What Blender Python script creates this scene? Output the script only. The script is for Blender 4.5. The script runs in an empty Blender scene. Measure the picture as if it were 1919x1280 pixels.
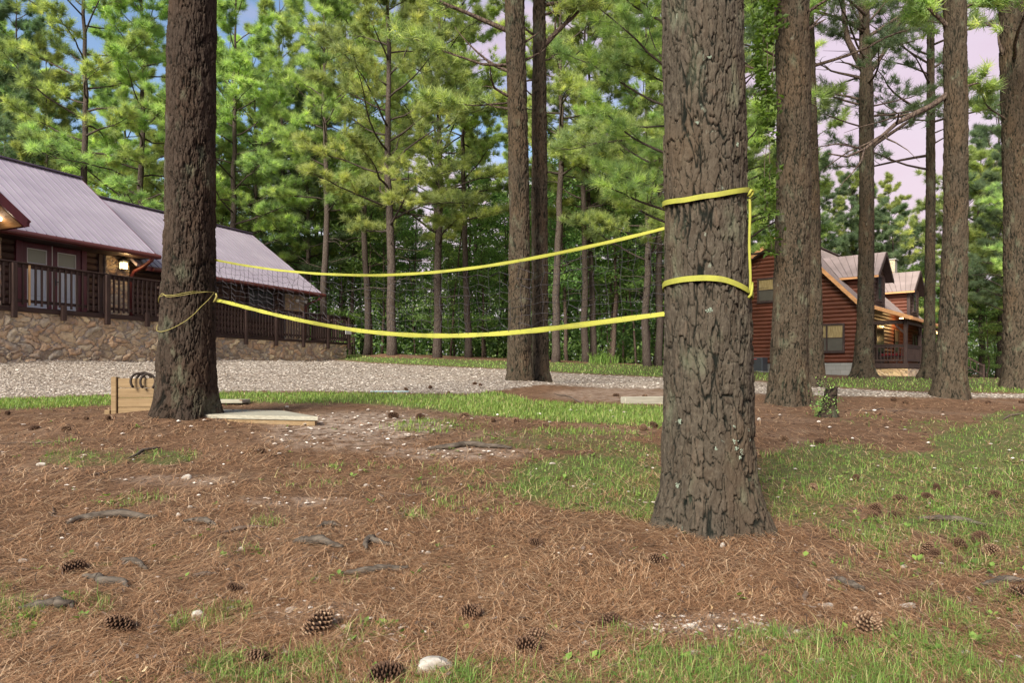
import bpy, math, random
import numpy as np
from mathutils import Vector, Matrix

random.seed(7)
RNG = np.random.default_rng(11)
R = math.radians
sc = bpy.context.scene
col = sc.collection

# ------------------------------------------------------------------ camera
CAMZ = 1.0
FPX = 1280.0          # focal length in photo pixels
CX, HY = 960.0, 700.0  # principal column, horizon row
cam_d = bpy.data.cameras.new('camera')
cam = bpy.data.objects.new('camera', cam_d)
col.objects.link(cam)
cam.location = (0, 0, CAMZ)
cam.rotation_euler = (R(90), 0, 0)
cam_d.sensor_width = 36.0
cam_d.lens = FPX / 1919.0 * 36.0
cam_d.shift_y = (HY - 640.0) / 1919.0
cam_d.clip_start = 0.05
cam_d.clip_end = 2000
sc.camera = cam

# ------------------------------------------------------------------ view
sc.view_settings.view_transform = 'Standard'
sc.view_settings.look = 'None'
sc.view_settings.exposure = 1.62
sc.view_settings.gamma = 1.0
sc.cycles.max_bounces = 8
sc.cycles.diffuse_bounces = 4
sc.cycles.transmission_bounces = 4
sc.cycles.transparent_max_bounces = 6

# ------------------------------------------------------------------ world
SUN_EL, SUN_AZ = 34.0, 207.0      # azimuth: compass-like, measured from +Y towards +X
world = bpy.data.worlds.new('World')
sc.world = world
world.use_nodes = True
nt = world.node_tree
nt.nodes.clear()
N = nt.nodes.new
L = nt.links.new
out = N('ShaderNodeOutputWorld')
sky = N('ShaderNodeTexSky')
sky.sky_type = 'NISHITA'
sky.sun_disc = False
sky.sun_elevation = R(SUN_EL)
sky.sun_rotation = R(SUN_AZ)
bg1 = N('ShaderNodeBackground'); bg1.inputs['Strength'].default_value = 0.07
L(sky.outputs[0], bg1.inputs['Color'])
tc = N('ShaderNodeTexCoord')
mp = N('ShaderNodeMapping'); mp.inputs['Scale'].default_value = (1.9, 1.9, 4.6); mp.inputs['Location'].default_value = (1.3, 0.4, 0.2)
L(tc.outputs['Generated'], mp.inputs['Vector'])
nz = N('ShaderNodeTexNoise'); nz.inputs['Scale'].default_value = 1.5; nz.inputs['Detail'].default_value = 7; nz.inputs['Roughness'].default_value = 0.55
L(mp.outputs[0], nz.inputs['Vector'])
sep = N('ShaderNodeSeparateXYZ'); L(tc.outputs['Generated'], sep.inputs[0])
# more cloud to the right and low down
m1 = N('ShaderNodeMath'); m1.operation = 'MULTIPLY_ADD'; m1.inputs[1].default_value = 0.42; m1.inputs[2].default_value = 0.10
L(sep.outputs['X'], m1.inputs[0])
m2 = N('ShaderNodeMath'); m2.operation = 'MULTIPLY_ADD'; m2.inputs[1].default_value = -0.50
L(sep.outputs['Z'], m2.inputs[0]); L(m1.outputs[0], m2.inputs[2])
m3 = N('ShaderNodeMath'); m3.operation = 'ADD'; L(nz.outputs['Fac'], m3.inputs[0]); L(m2.outputs[0], m3.inputs[1])
cr = N('ShaderNodeValToRGB')
cr.color_ramp.elements[0].position = 0.28; cr.color_ramp.elements[0].color = (0, 0, 0, 1)
cr.color_ramp.elements[1].position = 0.50; cr.color_ramp.elements[1].color = (1, 1, 1, 1)
L(m3.outputs[0], cr.inputs[0])
# cloud colour: pale pink near the horizon, lilac higher up
cc = N('ShaderNodeValToRGB')
e = cc.color_ramp.elements
e[0].position = 0.0; e[0].color = (0.62, 0.57, 0.57, 1)
e[1].position = 0.75; e[1].color = (0.40, 0.39, 0.46, 1)
a = e.new(0.20); a.color = (0.62, 0.47, 0.53, 1)
a = e.new(0.40); a.color = (0.50, 0.36, 0.48, 1)
L(sep.outputs['Z'], cc.inputs[0])
nz2 = N('ShaderNodeTexNoise'); nz2.inputs['Scale'].default_value = 3.2; nz2.inputs['Detail'].default_value = 5
L(mp.outputs[0], nz2.inputs['Vector'])
cm = N('ShaderNodeMix'); cm.data_type = 'RGBA'; cm.inputs['B'].default_value = (0.66, 0.60, 0.68, 1)
mm = N('ShaderNodeMath'); mm.operation = 'MULTIPLY'; mm.inputs[1].default_value = 0.9
L(nz2.outputs['Fac'], mm.inputs[0]); L(mm.outputs[0], cm.inputs['Factor'])
L(cc.outputs['Color'], cm.inputs['A'])
bg2 = N('ShaderNodeBackground'); bg2.inputs['Strength'].default_value = 0.46
L(cm.outputs['Result'], bg2.inputs['Color'])
mx = N('ShaderNodeMixShader')
L(cr.outputs['Color'], mx.inputs[0]); L(bg1.outputs[0], mx.inputs[1]); L(bg2.outputs[0], mx.inputs[2])
L(mx.outputs[0], out.inputs['Surface'])

sun_d = bpy.data.lights.new('sun', 'SUN')
sun_d.energy = 3.1
sun_d.angle = R(24)
sun_d.color = (1.0, 0.94, 0.80)
sun = bpy.data.objects.new('sun', sun_d)
col.objects.link(sun)
_az = R(SUN_AZ); _el = R(SUN_EL)
_dir = Vector((math.sin(_az) * math.cos(_el), math.cos(_az) * math.cos(_el), math.sin(_el)))
sun.rotation_euler = _dir.to_track_quat('Z', 'Y').to_euler()
sun.location = (0, -10, 30)

# ------------------------------------------------------------------ numeric helpers
def _hash2(ix, iy, seed=0):
    h = (ix.astype(np.int64) * 374761393 + iy.astype(np.int64) * 668265263 + seed * 982451653) & 0xffffffff
    h = ((h ^ (h >> 13)) * 1274126177) & 0xffffffff
    h = (h ^ (h >> 16)) & 0xffffffff
    return h / 4294967295.0

def vnoise(x, y, seed=0):
    x = np.asarray(x, float); y = np.asarray(y, float)
    ix = np.floor(x); iy = np.floor(y)
    fx = x - ix; fy = y - iy
    fx = fx * fx * (3 - 2 * fx); fy = fy * fy * (3 - 2 * fy)
    a = _hash2(ix, iy, seed); b = _hash2(ix + 1, iy, seed)
    c = _hash2(ix, iy + 1, seed); d = _hash2(ix + 1, iy + 1, seed)
    return (a * (1 - fx) + b * fx) * (1 - fy) + (c * (1 - fx) + d * fx) * fy

def fbm(x, y, oct=4, seed=0):
    s = 0; a = 0.5; t = 0
    for k in range(oct):
        s = s + a * vnoise(x * 2 ** k + 17.3 * k, y * 2 ** k - 9.1 * k, seed + k)
        t += a; a *= 0.5
    return s / t

def worley(u, v, nu=0, seed=0):
    """F1, F2 and a random id of the nearest cell; nu > 0 makes it periodic in u"""
    iu = np.floor(u); iv = np.floor(v)
    f1 = np.full(u.shape, 9.0); f2 = np.full(u.shape, 9.0); idd = np.zeros(u.shape)
    for du in (-1, 0, 1):
        for dv in (-1, 0, 1):
            cu = iu + du; cv = iv + dv
            hu = np.mod(cu, nu) if nu else cu
            px = cu + 0.5 + 0.85 * (_hash2(hu, cv, seed) - 0.5)
            py = cv + 0.5 + 0.85 * (_hash2(hu, cv, seed + 51) - 0.5)
            d = np.sqrt((u - px) ** 2 + (v - py) ** 2)
            nid = _hash2(hu, cv, seed + 99)
            closer = d < f1
            f2 = np.where(closer, f1, np.minimum(f2, d))
            idd = np.where(closer, nid, idd)
            f1 = np.where(closer, d, f1)
    return f1, f2, idd

def sstep(a, b, x):
    t = np.clip((x - a) / (b - a), 0, 1)
    return t * t * (3 - 2 * t)

# ------------------------------------------------------------------ mesh helpers
class MB:
    """collects geometry for ONE mesh"""
    def __init__(s):
        s.v = []; s.f = []; s.n = 0; s.attr = {}
    def add(s, verts, faces, **attrs):
        verts = np.asarray(verts, float).reshape(-1, 3)
        k = len(verts)
        if isinstance(faces, np.ndarray):
            s.f.append(faces + s.n)
        else:
            by = {}
            for f in faces: by.setdefault(len(f), []).append(f)
            for q in by.values(): s.f.append(np.array(q, dtype=np.int64) + s.n)
        for kx, val in attrs.items():
            s.attr.setdefault(kx, [])
        for kx in s.attr:
            lst = s.attr[kx]
            have = sum(len(z) for z in lst)
            if have < s.n: lst.append(np.zeros(s.n - have))
            if kx in attrs:
                lst.append(np.broadcast_to(np.asarray(attrs[kx], float), (k,)).copy())
        s.v.append(verts); s.n += k
        return s
    def box(s, x0, x1, y0, y1, z0, z1, **a):
        vs = [(x0, y0, z0), (x1, y0, z0), (x1, y1, z0), (x0, y1, z0), (x0, y0, z1), (x1, y0, z1), (x1, y1, z1), (x0, y1, z1)]
        fs = [(0, 3, 2, 1), (4, 5, 6, 7), (0, 1, 5, 4), (1, 2, 6, 5), (2, 3, 7, 6), (3, 0, 4, 7)]
        return s.add(vs, fs, **a)
    def bbox(s, x0, x1, y0, y1, z0, z1, r=0.01, **a):
        """box with its long edges and corners cut: every vertex row inset"""
        r = min(r, (x1 - x0) * .4, (y1 - y0) * .4, (z1 - z0) * .4)
        vs = []; 
        X = (x0, x1); Y = (y0, y1); Z = (z0, z1); sg = (1, -1)
        idx = {}
        for i in (0, 1):
            for j in (0, 1):
                for k in (0, 1):
                    for ax in range(3):
                        p = [X[i] + sg[i] * r, Y[j] + sg[j] * r, Z[k] + sg[k] * r]
                        p[ax] = (X[i], Y[j], Z[k])[ax]
                        idx[(i, j, k, ax)] = len(vs); vs.append(tuple(p))
        fs = []
        for i in (0, 1):
            q = [idx[(i, 0, 0, 0)], idx[(i, 1, 0, 0)], idx[(i, 1, 1, 0)], idx[(i, 0, 1, 0)]]; fs.append(q if i else q[::-1])
            q = [idx[(0, i, 0, 1)], idx[(1, i, 0, 1)], idx[(1, i, 1, 1)], idx[(0, i, 1, 1)]]; fs.append(q[::-1] if i else q)
            q = [idx[(0, 0, i, 2)], idx[(1, 0, i, 2)], idx[(1, 1, i, 2)], idx[(0, 1, i, 2)]]; fs.append(q if i else q[::-1])
        for i in (0, 1):
            for j in (0, 1):
                q = [idx[(i, j, 0, 0)], idx[(i, j, 1, 0)], idx[(i, j, 1, 1)], idx[(i, j, 0, 1)]]; fs.append(q[::-1] if (i ^ j) else q)
                q = [idx[(i, 0, j, 0)], idx[(i, 1, j, 0)], idx[(i, 1, j, 2)], idx[(i, 0, j, 2)]]; fs.append(q if (i ^ j) else q[::-1])
                q = [idx[(0, i, j, 1)], idx[(1, i, j, 1)], idx[(1, i, j, 2)], idx[(0, i, j, 2)]]; fs.append(q[::-1] if (i ^ j) else q)
        for i in (0, 1):
            for j in (0, 1):
                for k in (0, 1):
                    q = [idx[(i, j, k, 0)], idx[(i, j, k, 1)], idx[(i, j, k, 2)]]
                    fs.append(q if ((i + j + k) % 2 == 1) else q[::-1])
        return s.add(vs, fs, **a)
    def tube(s, pts, rad, seg=8, cap=True, **a):
        pts = np.asarray(pts, float); n = len(pts)
        rad = np.broadcast_to(np.asarray(rad, float), (n,))
        tan = np.gradient(pts, axis=0)
        tan /= np.linalg.norm(tan, axis=1)[:, None] + 1e-12
        ref = np.array([0, 0, 1.0]) if abs(tan[0][2]) < 0.9 else np.array([1.0, 0, 0])
        vs = []
        nrm = np.cross(tan[0], ref); nrm /= np.linalg.norm(nrm)
        ang = np.arange(seg) * 2 * math.pi / seg
        for i in range(n):
            nrm = nrm - tan[i] * np.dot(nrm, tan[i]); nrm /= np.linalg.norm(nrm) + 1e-12
            b = np.cross(tan[i], nrm)
            vs.append(pts[i] + rad[i] * (np.cos(ang)[:, None] * nrm + np.sin(ang)[:, None] * b))
        vs = np.concatenate(vs)
        fs = []
        for i in range(n - 1):
            for j in range(seg):
                k = (j + 1) % seg
                fs.append((i * seg + j, i * seg + k, (i + 1) * seg + k, (i + 1) * seg + j))
        if cap:
            fs.append(tuple(range(seg))[::-1]); fs.append(tuple((n - 1) * seg + j for j in range(seg)))
        return s.add(vs, fs, **a)
    def grid(s, P, **a):
        """P: (rows, cols, 3)"""
        r, c = P.shape[:2]
        i = np.arange(r - 1)[:, None] * c + np.arange(c - 1)[None, :]
        f = np.stack([i, i + 1, i + c + 1, i + c], -1).reshape(-1, 4)
        a2 = {k: np.asarray(v).reshape(-1) for k, v in a.items()}
        return s.add(P.reshape(-1, 3), f, **a2)
    def build(s, name, mat, parent=None, smooth=False, shift=None, loc=None):
        me = bpy.data.meshes.new(name)
        v = np.concatenate(s.v)
        if shift is not None: v = v + np.asarray(shift, float)
        me.vertices.add(len(v)); me.vertices.foreach_set('co', v.astype(np.float32).ravel())
        nl = sum(f.size for f in s.f); nf = sum(len(f) for f in s.f)
        me.loops.add(nl); me.polygons.add(nf)
        me.loops.foreach_set('vertex_index', np.concatenate([f.ravel() for f in s.f]).astype(np.int32))
        tot = np.concatenate([np.full(len(f), f.shape[1]) for f in s.f]).astype(np.int32)
        st = np.concatenate([[0], np.cumsum(tot)[:-1]]).astype(np.int32)
        me.polygons.foreach_set('loop_start', st)
        me.polygons.foreach_set('use_smooth', np.full(nf, bool(smooth)))
        me.update(calc_edges=True)
        for k, lst in s.attr.items():
            arr = np.concatenate(lst)
            if len(arr) < s.n: arr = np.concatenate([arr, np.zeros(s.n - len(arr))])
            at = me.attributes.new(k, 'FLOAT', 'POINT'); at.data.foreach_set('value', arr.astype(np.float32))
        me.materials.append(mat)
        o = bpy.data.objects.new(name, me)
        col.objects.link(o)
        if parent is not None: o.parent = parent
        if loc is not None: o.location = loc
        return o

def tag(o, label=None, cat=None, group=None, kind=None):
    if label: o['label'] = label
    if cat: o['category'] = cat
    if group: o['group'] = group
    if kind: o['kind'] = kind
    return o

def empty(name, loc, rz=0.0, label=None, cat=None, group=None):
    o = bpy.data.objects.new(name, None)
    o.empty_display_size = 0.2
    col.objects.link(o)
    o.location = loc; o.rotation_euler = (0, 0, rz)
    return tag(o, label, cat, group)

def copy_of(o, parent=None, link=True):
    c = o.copy(); col.objects.link(c); c.parent = parent
    for k in ('label', 'category', 'group'):
        if parent is not None and k in c.keys(): del c[k]
    return c

# ------------------------------------------------------------------ material helpers
class NT:
    def __init__(s, name):
        s.m = bpy.data.materials.new(name); s.m.use_nodes = True
        s.t = s.m.node_tree; s.t.nodes.clear()
        s.out = s.t.nodes.new('ShaderNodeOutputMaterial')
        s.b = s.t.nodes.new('ShaderNodeBsdfPrincipled')
        s.t.links.new(s.b.outputs[0], s.out.inputs[0])
        s.b.inputs['Specular IOR Level'].default_value = 0.25
        s._tc = None
    def n(s, typ, **kw):
        nd = s.t.nodes.new(typ)
        for k, v in kw.items():
            if hasattr(nd, k): setattr(nd, k, v)
            else: nd.inputs[k].default_value = v
        return nd
    def l(s, a, b): s.t.links.new(a, b); return b
    def obj(s, scale=(1, 1, 1), rot=(0, 0, 0), what='Object'):
        if s._tc is None: s._tc = s.n('ShaderNodeTexCoord')
        mpn = s.n('ShaderNodeMapping'); mpn.inputs['Scale'].default_value = scale; mpn.inputs['Rotation'].default_value = rot
        s.l(s._tc.outputs[what], mpn.inputs['Vector'])
        return mpn.outputs[0]
    def noise(s, vec, scale, detail=4, rough=0.55, dist=0.0):
        nd = s.n('ShaderNodeTexNoise'); nd.inputs['Scale'].default_value = scale; nd.inputs['Detail'].default_value = detail
        nd.inputs['Roughness'].default_value = rough; nd.inputs['Distortion'].default_value = dist
        s.l(vec, nd.inputs['Vector']); return nd.outputs['Fac']
    def ramp(s, fac, stops):
        nd = s.n('ShaderNodeValToRGB'); e = nd.color_ramp.elements
        while len(e) > 1: e.remove(e[-1])
        e[0].position = stops[0][0]; e[0].color = tuple(stops[0][1]) + (1,)
        for p, c in stops[1:]:
            k = e.new(p); k.color = tuple(c) + (1,)
        s.l(fac, nd.inputs[0]); return nd.outputs['Color']
    def step(s, fac, a, b):
        nd = s.n('ShaderNodeMapRange'); nd.interpolation_type = 'SMOOTHSTEP'
        nd.inputs['From Min'].default_value = a; nd.inputs['From Max'].default_value = b
        s.l(fac, nd.inputs['Value']); return nd.outputs[0]
    def mix(s, fac, a, b, mode='MIX'):
        nd = s.n('ShaderNodeMix'); nd.data_type = 'RGBA'; nd.blend_type = mode
        for sock, val in (('Factor', fac), ('A', a), ('B', b)):
            if isinstance(val, (int, float)): nd.inputs[sock].default_value = val
            elif isinstance(val, (tuple, list)): nd.inputs[sock].default_value = tuple(val) + (1,) if len(val) == 3 else val
            else: s.l(val, nd.inputs[sock])
        return nd.outputs['Result']
    def math(s, op, a, b=None, c=None):
        nd = s.n('ShaderNodeMath'); nd.operation = op
        for i, val in enumerate((a, b, c)):
            if val is None: continue
            if isinstance(val, (int, float)): nd.inputs[i].default_value = val
            else: s.l(val, nd.inputs[i])
        return nd.outputs[0]
    def attr(s, name):
        nd = s.n('ShaderNodeAttribute'); nd.attribute_name = name; return nd.outputs['Fac']
    def bump(s, h, strength=0.5, dist=0.02):
        nd = s.n('ShaderNodeBump'); nd.inputs['Strength'].default_value = strength; nd.inputs['Distance'].default_value = dist
        s.l(h, nd.inputs['Height']); s.l(nd.outputs[0], s.b.inputs['Normal']); return nd
    def base(s, c):
        if isinstance(c, (tuple, list)): s.b.inputs['Base Color'].default_value = tuple(c) + (1,)
        else: s.l(c, s.b.inputs['Base Color'])
        return s
    def rough(s, r): s.b.inputs['Roughness'].default_value = r; return s
    def spec(s, r): s.b.inputs['Specular IOR Level'].default_value = r; return s
    def trans(s, c, w):
        """thin leaf: mix in a translucent lobe"""
        tr = s.n('ShaderNodeBsdfTranslucent'); 
        if isinstance(c, (tuple, list)): tr.inputs['Color'].default_value = tuple(c) + (1,)
        else: s.l(c, tr.inputs['Color'])
        mxs = s.n('ShaderNodeMixShader'); mxs.inputs[0].default_value = w
        s.l(s.b.outputs[0], mxs.inputs[1]); s.l(tr.outputs[0], mxs.inputs[2]); s.l(mxs.outputs[0], s.out.inputs[0])
        return s
# ------------------------------------------------------------------ materials
M = {}
def bark_material(name, plates, fissure, lichen=0.0, fine=1.0):
    k = NT(name)
    crack = k.attr('crack'); pid = k.attr('pid'); lay = k.attr('layer')
    n1 = k.noise(k.obj((60, 60, 26)), 1.0, 6, 0.7)
    n2 = k.noise(k.obj((3, 3, 1.2)), 1.0, 3)
    n3 = k.noise(k.obj((130, 130, 60)), 1.0, 4, 0.7)
    c = k.ramp(pid, [(0.0, (plates[0] * .78, plates[1] * .70, plates[2] * .66)), (0.4, plates), (0.75, (plates[0] * 1.15, plates[1] * 1.15, plates[2] * 1.15)),
                     (1.0, (plates[0] * 1.35, plates[1] * 1.2, plates[2] * 1.15))])
    c = k.mix(k.math('MULTIPLY', k.step(lay, 0.2, 0.9), 0.45), c, (plates[0] * 1.55, plates[1] * 1.55, plates[2] * 1.5))
    c = k.mix(k.math('MULTIPLY', k.step(n1, 0.42, 0.62), 0.6), c, (plates[0] * 0.5, plates[1] * 0.46, plates[2] * 0.44))
    c = k.mix(k.math('MULTIPLY', k.step(n2, 0.46, 0.66), 0.55), c, (plates[0] * 1.3, plates[1] * 1.08, plates[2] * .90))
    c = k.mix(k.math('MULTIPLY', k.step(k.noise(k.obj((1.1, 1.1, .7)), 1.0, 3), 0.45, 0.7), 0.4), c, (plates[0] * .62, plates[1] * .62, plates[2] * .66))
    c = k.mix(k.math('MULTIPLY', k.step(n3, 0.60, 0.72), 0.5), c, (plates[0] * 2.0, plates[1] * 2.05, plates[2] * 2.1))
    c = k.mix(k.step(crack, 0.0, 1.0), fissure, c)
    if lichen:
        ln = k.noise(k.obj((14, 14, 10)), 1.0, 5, 0.6, 0.4)
        c = k.mix(k.math('MULTIPLY', k.step(ln, 0.66, 0.74), lichen * .7), c, (0.27, 0.30, 0.24))
        ln2 = k.noise(k.obj((5, 5, 2.5)), 1.0, 5, 0.6)
        c = k.mix(k.math('MULTIPLY', k.step(ln2, 0.54, 0.72), 0.4), c, (0.15, 0.165, 0.11))
    k.base(c).rough(0.95).spec(0.1)
    h = k.math('ADD', n1, k.math('MULTIPLY', n3, 0.5))
    k.bump(h, 0.9 * fine, 0.008)
    return k.m
M['bark_dark'] = bark_material('dark pine bark', (0.041, 0.030, 0.023), (0.005, 0.005, 0.004), 0.3)
M['bark_big'] = bark_material('grey brown pine bark', (0.062, 0.051, 0.039), (0.004, 0.006, 0.005), 0.75)
M['bark_warm'] = bark_material('warm pine bark', (0.062, 0.048, 0.034), (0.005, 0.007, 0.005), 0.35)

def far_bark(name, a, b):
    k = NT(name)
    vo = k.n('ShaderNodeTexVoronoi', feature='DISTANCE_TO_EDGE'); vo.inputs['Scale'].default_value = 1.0
    k.l(k.obj((16, 16, 6)), vo.inputs['Vector'])
    n = k.noise(k.obj((20, 20, 4)), 1.0, 4)
    cr_ = k.step(vo.outputs['Distance'], 0.0, 0.14)
    c = k.mix(n, a, b)
    c = k.mix(cr_, (0.05, 0.035, 0.03), c)
    k.base(c).rough(0.95).spec(0.1)
    k.bump(k.math('ADD', cr_, n), 0.6, 0.02)
    return k.m
M['bark_far'] = far_bark('weathered pine bark', (0.105, 0.084, 0.070), (0.048, 0.038, 0.032))
M['bark_limb'] = far_bark('limb bark', (0.15, 0.11, 0.085), (0.07, 0.05, 0.04))

def foliage(name, stops, tw=0.45, tr_gain=1.5):
    k = NT(name)
    t = k.attr('tint')
    oi = k.n('ShaderNodeObjectInfo')
    c = k.ramp(t, stops)
    hs = k.n('ShaderNodeHueSaturation')
    k.l(c, hs.inputs['Color'])
    k.l(k.math('MULTIPLY_ADD', oi.outputs['Random'], 0.045, 0.472), hs.inputs['Hue'])
    k.l(k.math('MULTIPLY_ADD', oi.outputs['Random'], 0.40, 0.92), hs.inputs['Value'])
    k.base(hs.outputs[0]).rough(0.55).spec(0.3)
    br = k.mix(1.0, hs.outputs[0], (tr_gain, tr_gain * 1.05, tr_gain * 0.6), 'MULTIPLY')
    k.trans(br, tw)
    return k.m
M['needles'] = foliage('pine needles', [(0.0, (0.095, 0.140, 0.060)), (0.35, (0.20, 0.275, 0.110)), (0.7, (0.38, 0.46, 0.16)), (1.0, (0.56, 0.61, 0.21))], 0.5, 1.5)
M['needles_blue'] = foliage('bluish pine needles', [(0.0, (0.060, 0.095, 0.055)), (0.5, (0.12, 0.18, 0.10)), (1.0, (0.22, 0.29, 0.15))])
M['leaves'] = foliage('broadleaf leaves', [(0.0, (0.055, 0.110, 0.038)), (0.5, (0.15, 0.255, 0.080)), (1.0, (0.31, 0.44, 0.13))])
M['leaf_bright'] = foliage('bright vine leaves', [(0.0, (0.03, 0.075, 0.014)), (1.0, (0.09, 0.18, 0.028))])
M['grass'] = foliage('grass blades', [(0.0, (0.060, 0.100, 0.024)), (0.4, (0.115, 0.195, 0.042)), (0.8, (0.195, 0.30, 0.064)), (1.0, (0.36, 0.32, 0.15))], 0.4, 1.4)

k = NT('dry pine straw')
k.base(k.ramp(k.attr('tint'), [(0.0, (0.045, 0.021, 0.011)), (0.35, (0.165, 0.082, 0.042)), (0.75, (0.36, 0.200, 0.106)), (1.0, (0.58, 0.43, 0.28))])).rough(0.7).spec(0.2)
M['straw'] = k.m
k = NT('twigs and dead leaves')
k.base(k.ramp(k.attr('tint'), [(0.0, (0.025, 0.016, 0.012)), (0.55, (0.085, 0.055, 0.040)), (0.8, (0.20, 0.15, 0.12)), (0.9, (0.33, 0.22, 0.11)), (1.0, (0.46, 0.36, 0.22))])).rough(0.85)
M['litter'] = k.m

# ground: red-brown needle floor, grass-stained soil and crushed gravel
k = NT('yard ground')
pos = k.obj()
n_big = k.noise(pos, 0.9, 5)
n_mid = k.noise(pos, 9.0, 6, 0.65)
n_fine = k.noise(pos, 70.0, 4, 0.7)
st1 = k.noise(k.obj((260, 22, 10), (0, 0, 0.5)), 1.0, 3, 0.6, 0.3)
st2 = k.noise(k.obj((24, 250, 10), (0, 0, 0.9)), 1.0, 3, 0.6, 0.3)
st = k.math('MAXIMUM', st1, st2)
soil = k.ramp(n_mid, [(0.25, (0.040, 0.022, 0.013)), (0.5, (0.105, 0.058, 0.034)), (0.75, (0.20, 0.120, 0.075))])
strw = k.mix(k.step(st, 0.5, 0.72), soil, (0.22, 0.125, 0.072))
strw = k.mix(k.math('MULTIPLY', k.step(n_big, 0.48, 0.68), 0.5), strw, (0.20, 0.135, 0.095))
bare = k.attr('bare')
strw = k.mix(k.math('MULTIPLY', bare, k.step(n_mid, 0.35, 0.6)), strw, (0.34, 0.27, 0.22))
gr = k.attr('grass')
gcol = k.ramp(n_fine, [(0.3, (0.05, 0.055, 0.022)), (0.6, (0.09, 0.125, 0.034)), (0.8, (0.14, 0.19, 0.05))])
gm = k.step(k.math('ADD', gr, k.math('MULTIPLY', k.math('SUBTRACT', n_mid, 0.5), 1.2)), 0.35, 0.75)
c = k.mix(k.math('MULTIPLY', gm, 0.8), strw, gcol)
# gravel
vo = k.n('ShaderNodeTexVoronoi'); vo.inputs['Scale'].default_value = 26.0; k.l(pos, vo.inputs['Vector'])
vsep = k.n('ShaderNodeSeparateColor'); k.l(vo.outputs['Color'], vsep.inputs[0])
gc = k.ramp(vsep.outputs[0], [(0.0, (0.13, 0.10, 0.078)), (0.3, (0.26, 0.212, 0.172)), (0.7, (0.38, 0.32, 0.27)), (1.0, (0.58, 0.52, 0.46))])
gc = k.mix(k.step(vo.outputs['Distance'], 0.5, 0.9), gc, (0.14, 0.11, 0.09))
gc = k.mix(k.math('MULTIPLY', k.step(k.noise(pos, 0.7, 4), 0.45, 0.75), 0.45), gc, (0.24, 0.18, 0.14))
gv = k.attr('gravel')
gvm = k.step(k.math('ADD', gv, k.math('MULTIPLY', k.math('SUBTRACT', n_mid, 0.5), 0.9)), 0.38, 0.62)
c = k.mix(gvm, c, gc)
k.base(c).rough(0.95).spec(0.12)
hh = k.math('ADD', k.math('MULTIPLY', n_mid, 1.0), k.math('MULTIPLY', n_fine, 0.5))
hh = k.math('ADD', hh, k.math('MULTIPLY', st, 0.5))
hh = k.math('SUBTRACT', hh, k.math('MULTIPLY', k.math('MULTIPLY', vo.outputs['Distance'], gvm), 1.4))
k.bump(hh, 0.8, 0.03)
M['ground'] = k.m

def stone_mat(name, stops, mortar):
    k = NT(name)
    n = k.noise(k.obj((9, 9, 9)), 1.0, 5, 0.6)
    c = k.ramp(k.attr('pid'), stops)
    c = k.mix(1.0, c, (1.32, 1.32, 1.30), 'MULTIPLY')
    c = k.mix(k.math('MULTIPLY', k.step(n, 0.4, 0.8), 0.5), c, (0.20, 0.155, 0.12))
    c = k.mix(k.attr('crack'), c, mortar)
    k.base(c).rough(0.9).spec(0.15)
    k.bump(k.noise(k.obj((40, 40, 40)), 1.0, 4), 0.5, 0.012)
    return k.m
M['stone'] = stone_mat('fieldstone', [(0, (0.21, 0.165, 0.12)), (0.2, (0.42, 0.33, 0.215)), (0.38, (0.34, 0.235, 0.15)), (0.5, (0.46, 0.385, 0.27)),
                                      (0.65, (0.25, 0.22, 0.18)), (0.8, (0.42, 0.28, 0.17)), (0.92, (0.19, 0.15, 0.12)), (1, (0.50, 0.40, 0.25))], (0.34, 0.31, 0.28))
M['stone_gold'] = stone_mat('golden stone veneer', [(0, (0.40, 0.28, 0.15)), (0.4, (0.52, 0.38, 0.20)), (0.7, (0.44, 0.30, 0.18)), (1, (0.56, 0.44, 0.27))], (0.25, 0.19, 0.12))

def wood_mat(name, a, b, axis='x', rough=0.7, spec=0.2, sc_=1.0):
    k = NT(name)
    s3 = {'x': (1.5, 30, 30), 'y': (30, 1.5, 30), 'z': (30, 30, 1.5)}[axis]
    n = k.noise(k.obj(tuple(x * sc_ for x in s3)), 1.0, 5, 0.6, 0.4)
    m = k.noise(k.obj((2, 2, 2)), 1.0, 3)
    c = k.mix(k.step(n, 0.3, 0.7), a, b)
    c = k.mix(k.math('MULTIPLY', k.step(m, 0.45, 0.75), 0.4), c, tuple(x * 0.6 for x in a))
    k.base(c).rough(rough).spec(spec)
    k.bump(n, 0.25, 0.008)
    return k.m
M['log_red'] = wood_mat('red stained log siding', (0.085, 0.025, 0.013), (0.155, 0.048, 0.026), 'x', 0.5, 0.35)
M['log_red_y'] = wood_mat('red stained log siding lengthwise', (0.085, 0.025, 0.013), (0.155, 0.048, 0.026), 'y', 0.5, 0.35)
M['log_dark'] = wood_mat('dark stained log siding', (0.050, 0.028, 0.022), (0.10, 0.055, 0.04), 'x', 0.6, 0.3)
M['deck_wood'] = wood_mat('dark brown stained deck wood', (0.030, 0.017, 0.014), (0.060, 0.035, 0.029), 'z', 0.6, 0.25)
M['deck_wood_x'] = wood_mat('dark brown stained rail wood', (0.030, 0.017, 0.014), (0.060, 0.035, 0.029), 'x', 0.6, 0.25)
M['pale_wood'] = wood_mat('unstained new wood', (0.45, 0.27, 0.12), (0.60, 0.40, 0.20), 'z', 0.7)
M['trim_orange'] = wood_mat('orange cedar trim', (0.50, 0.24, 0.10), (0.66, 0.36, 0.17), 'x', 0.6)
M['trim_orange_y'] = wood_mat('orange cedar trim lengthwise', (0.50, 0.24, 0.10), (0.66, 0.36, 0.17), 'y', 0.6)
M['soffit'] = wood_mat('cedar soffit boards', (0.22, 0.115, 0.05), (0.36, 0.20, 0.09), 'y', 0.6)
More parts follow.
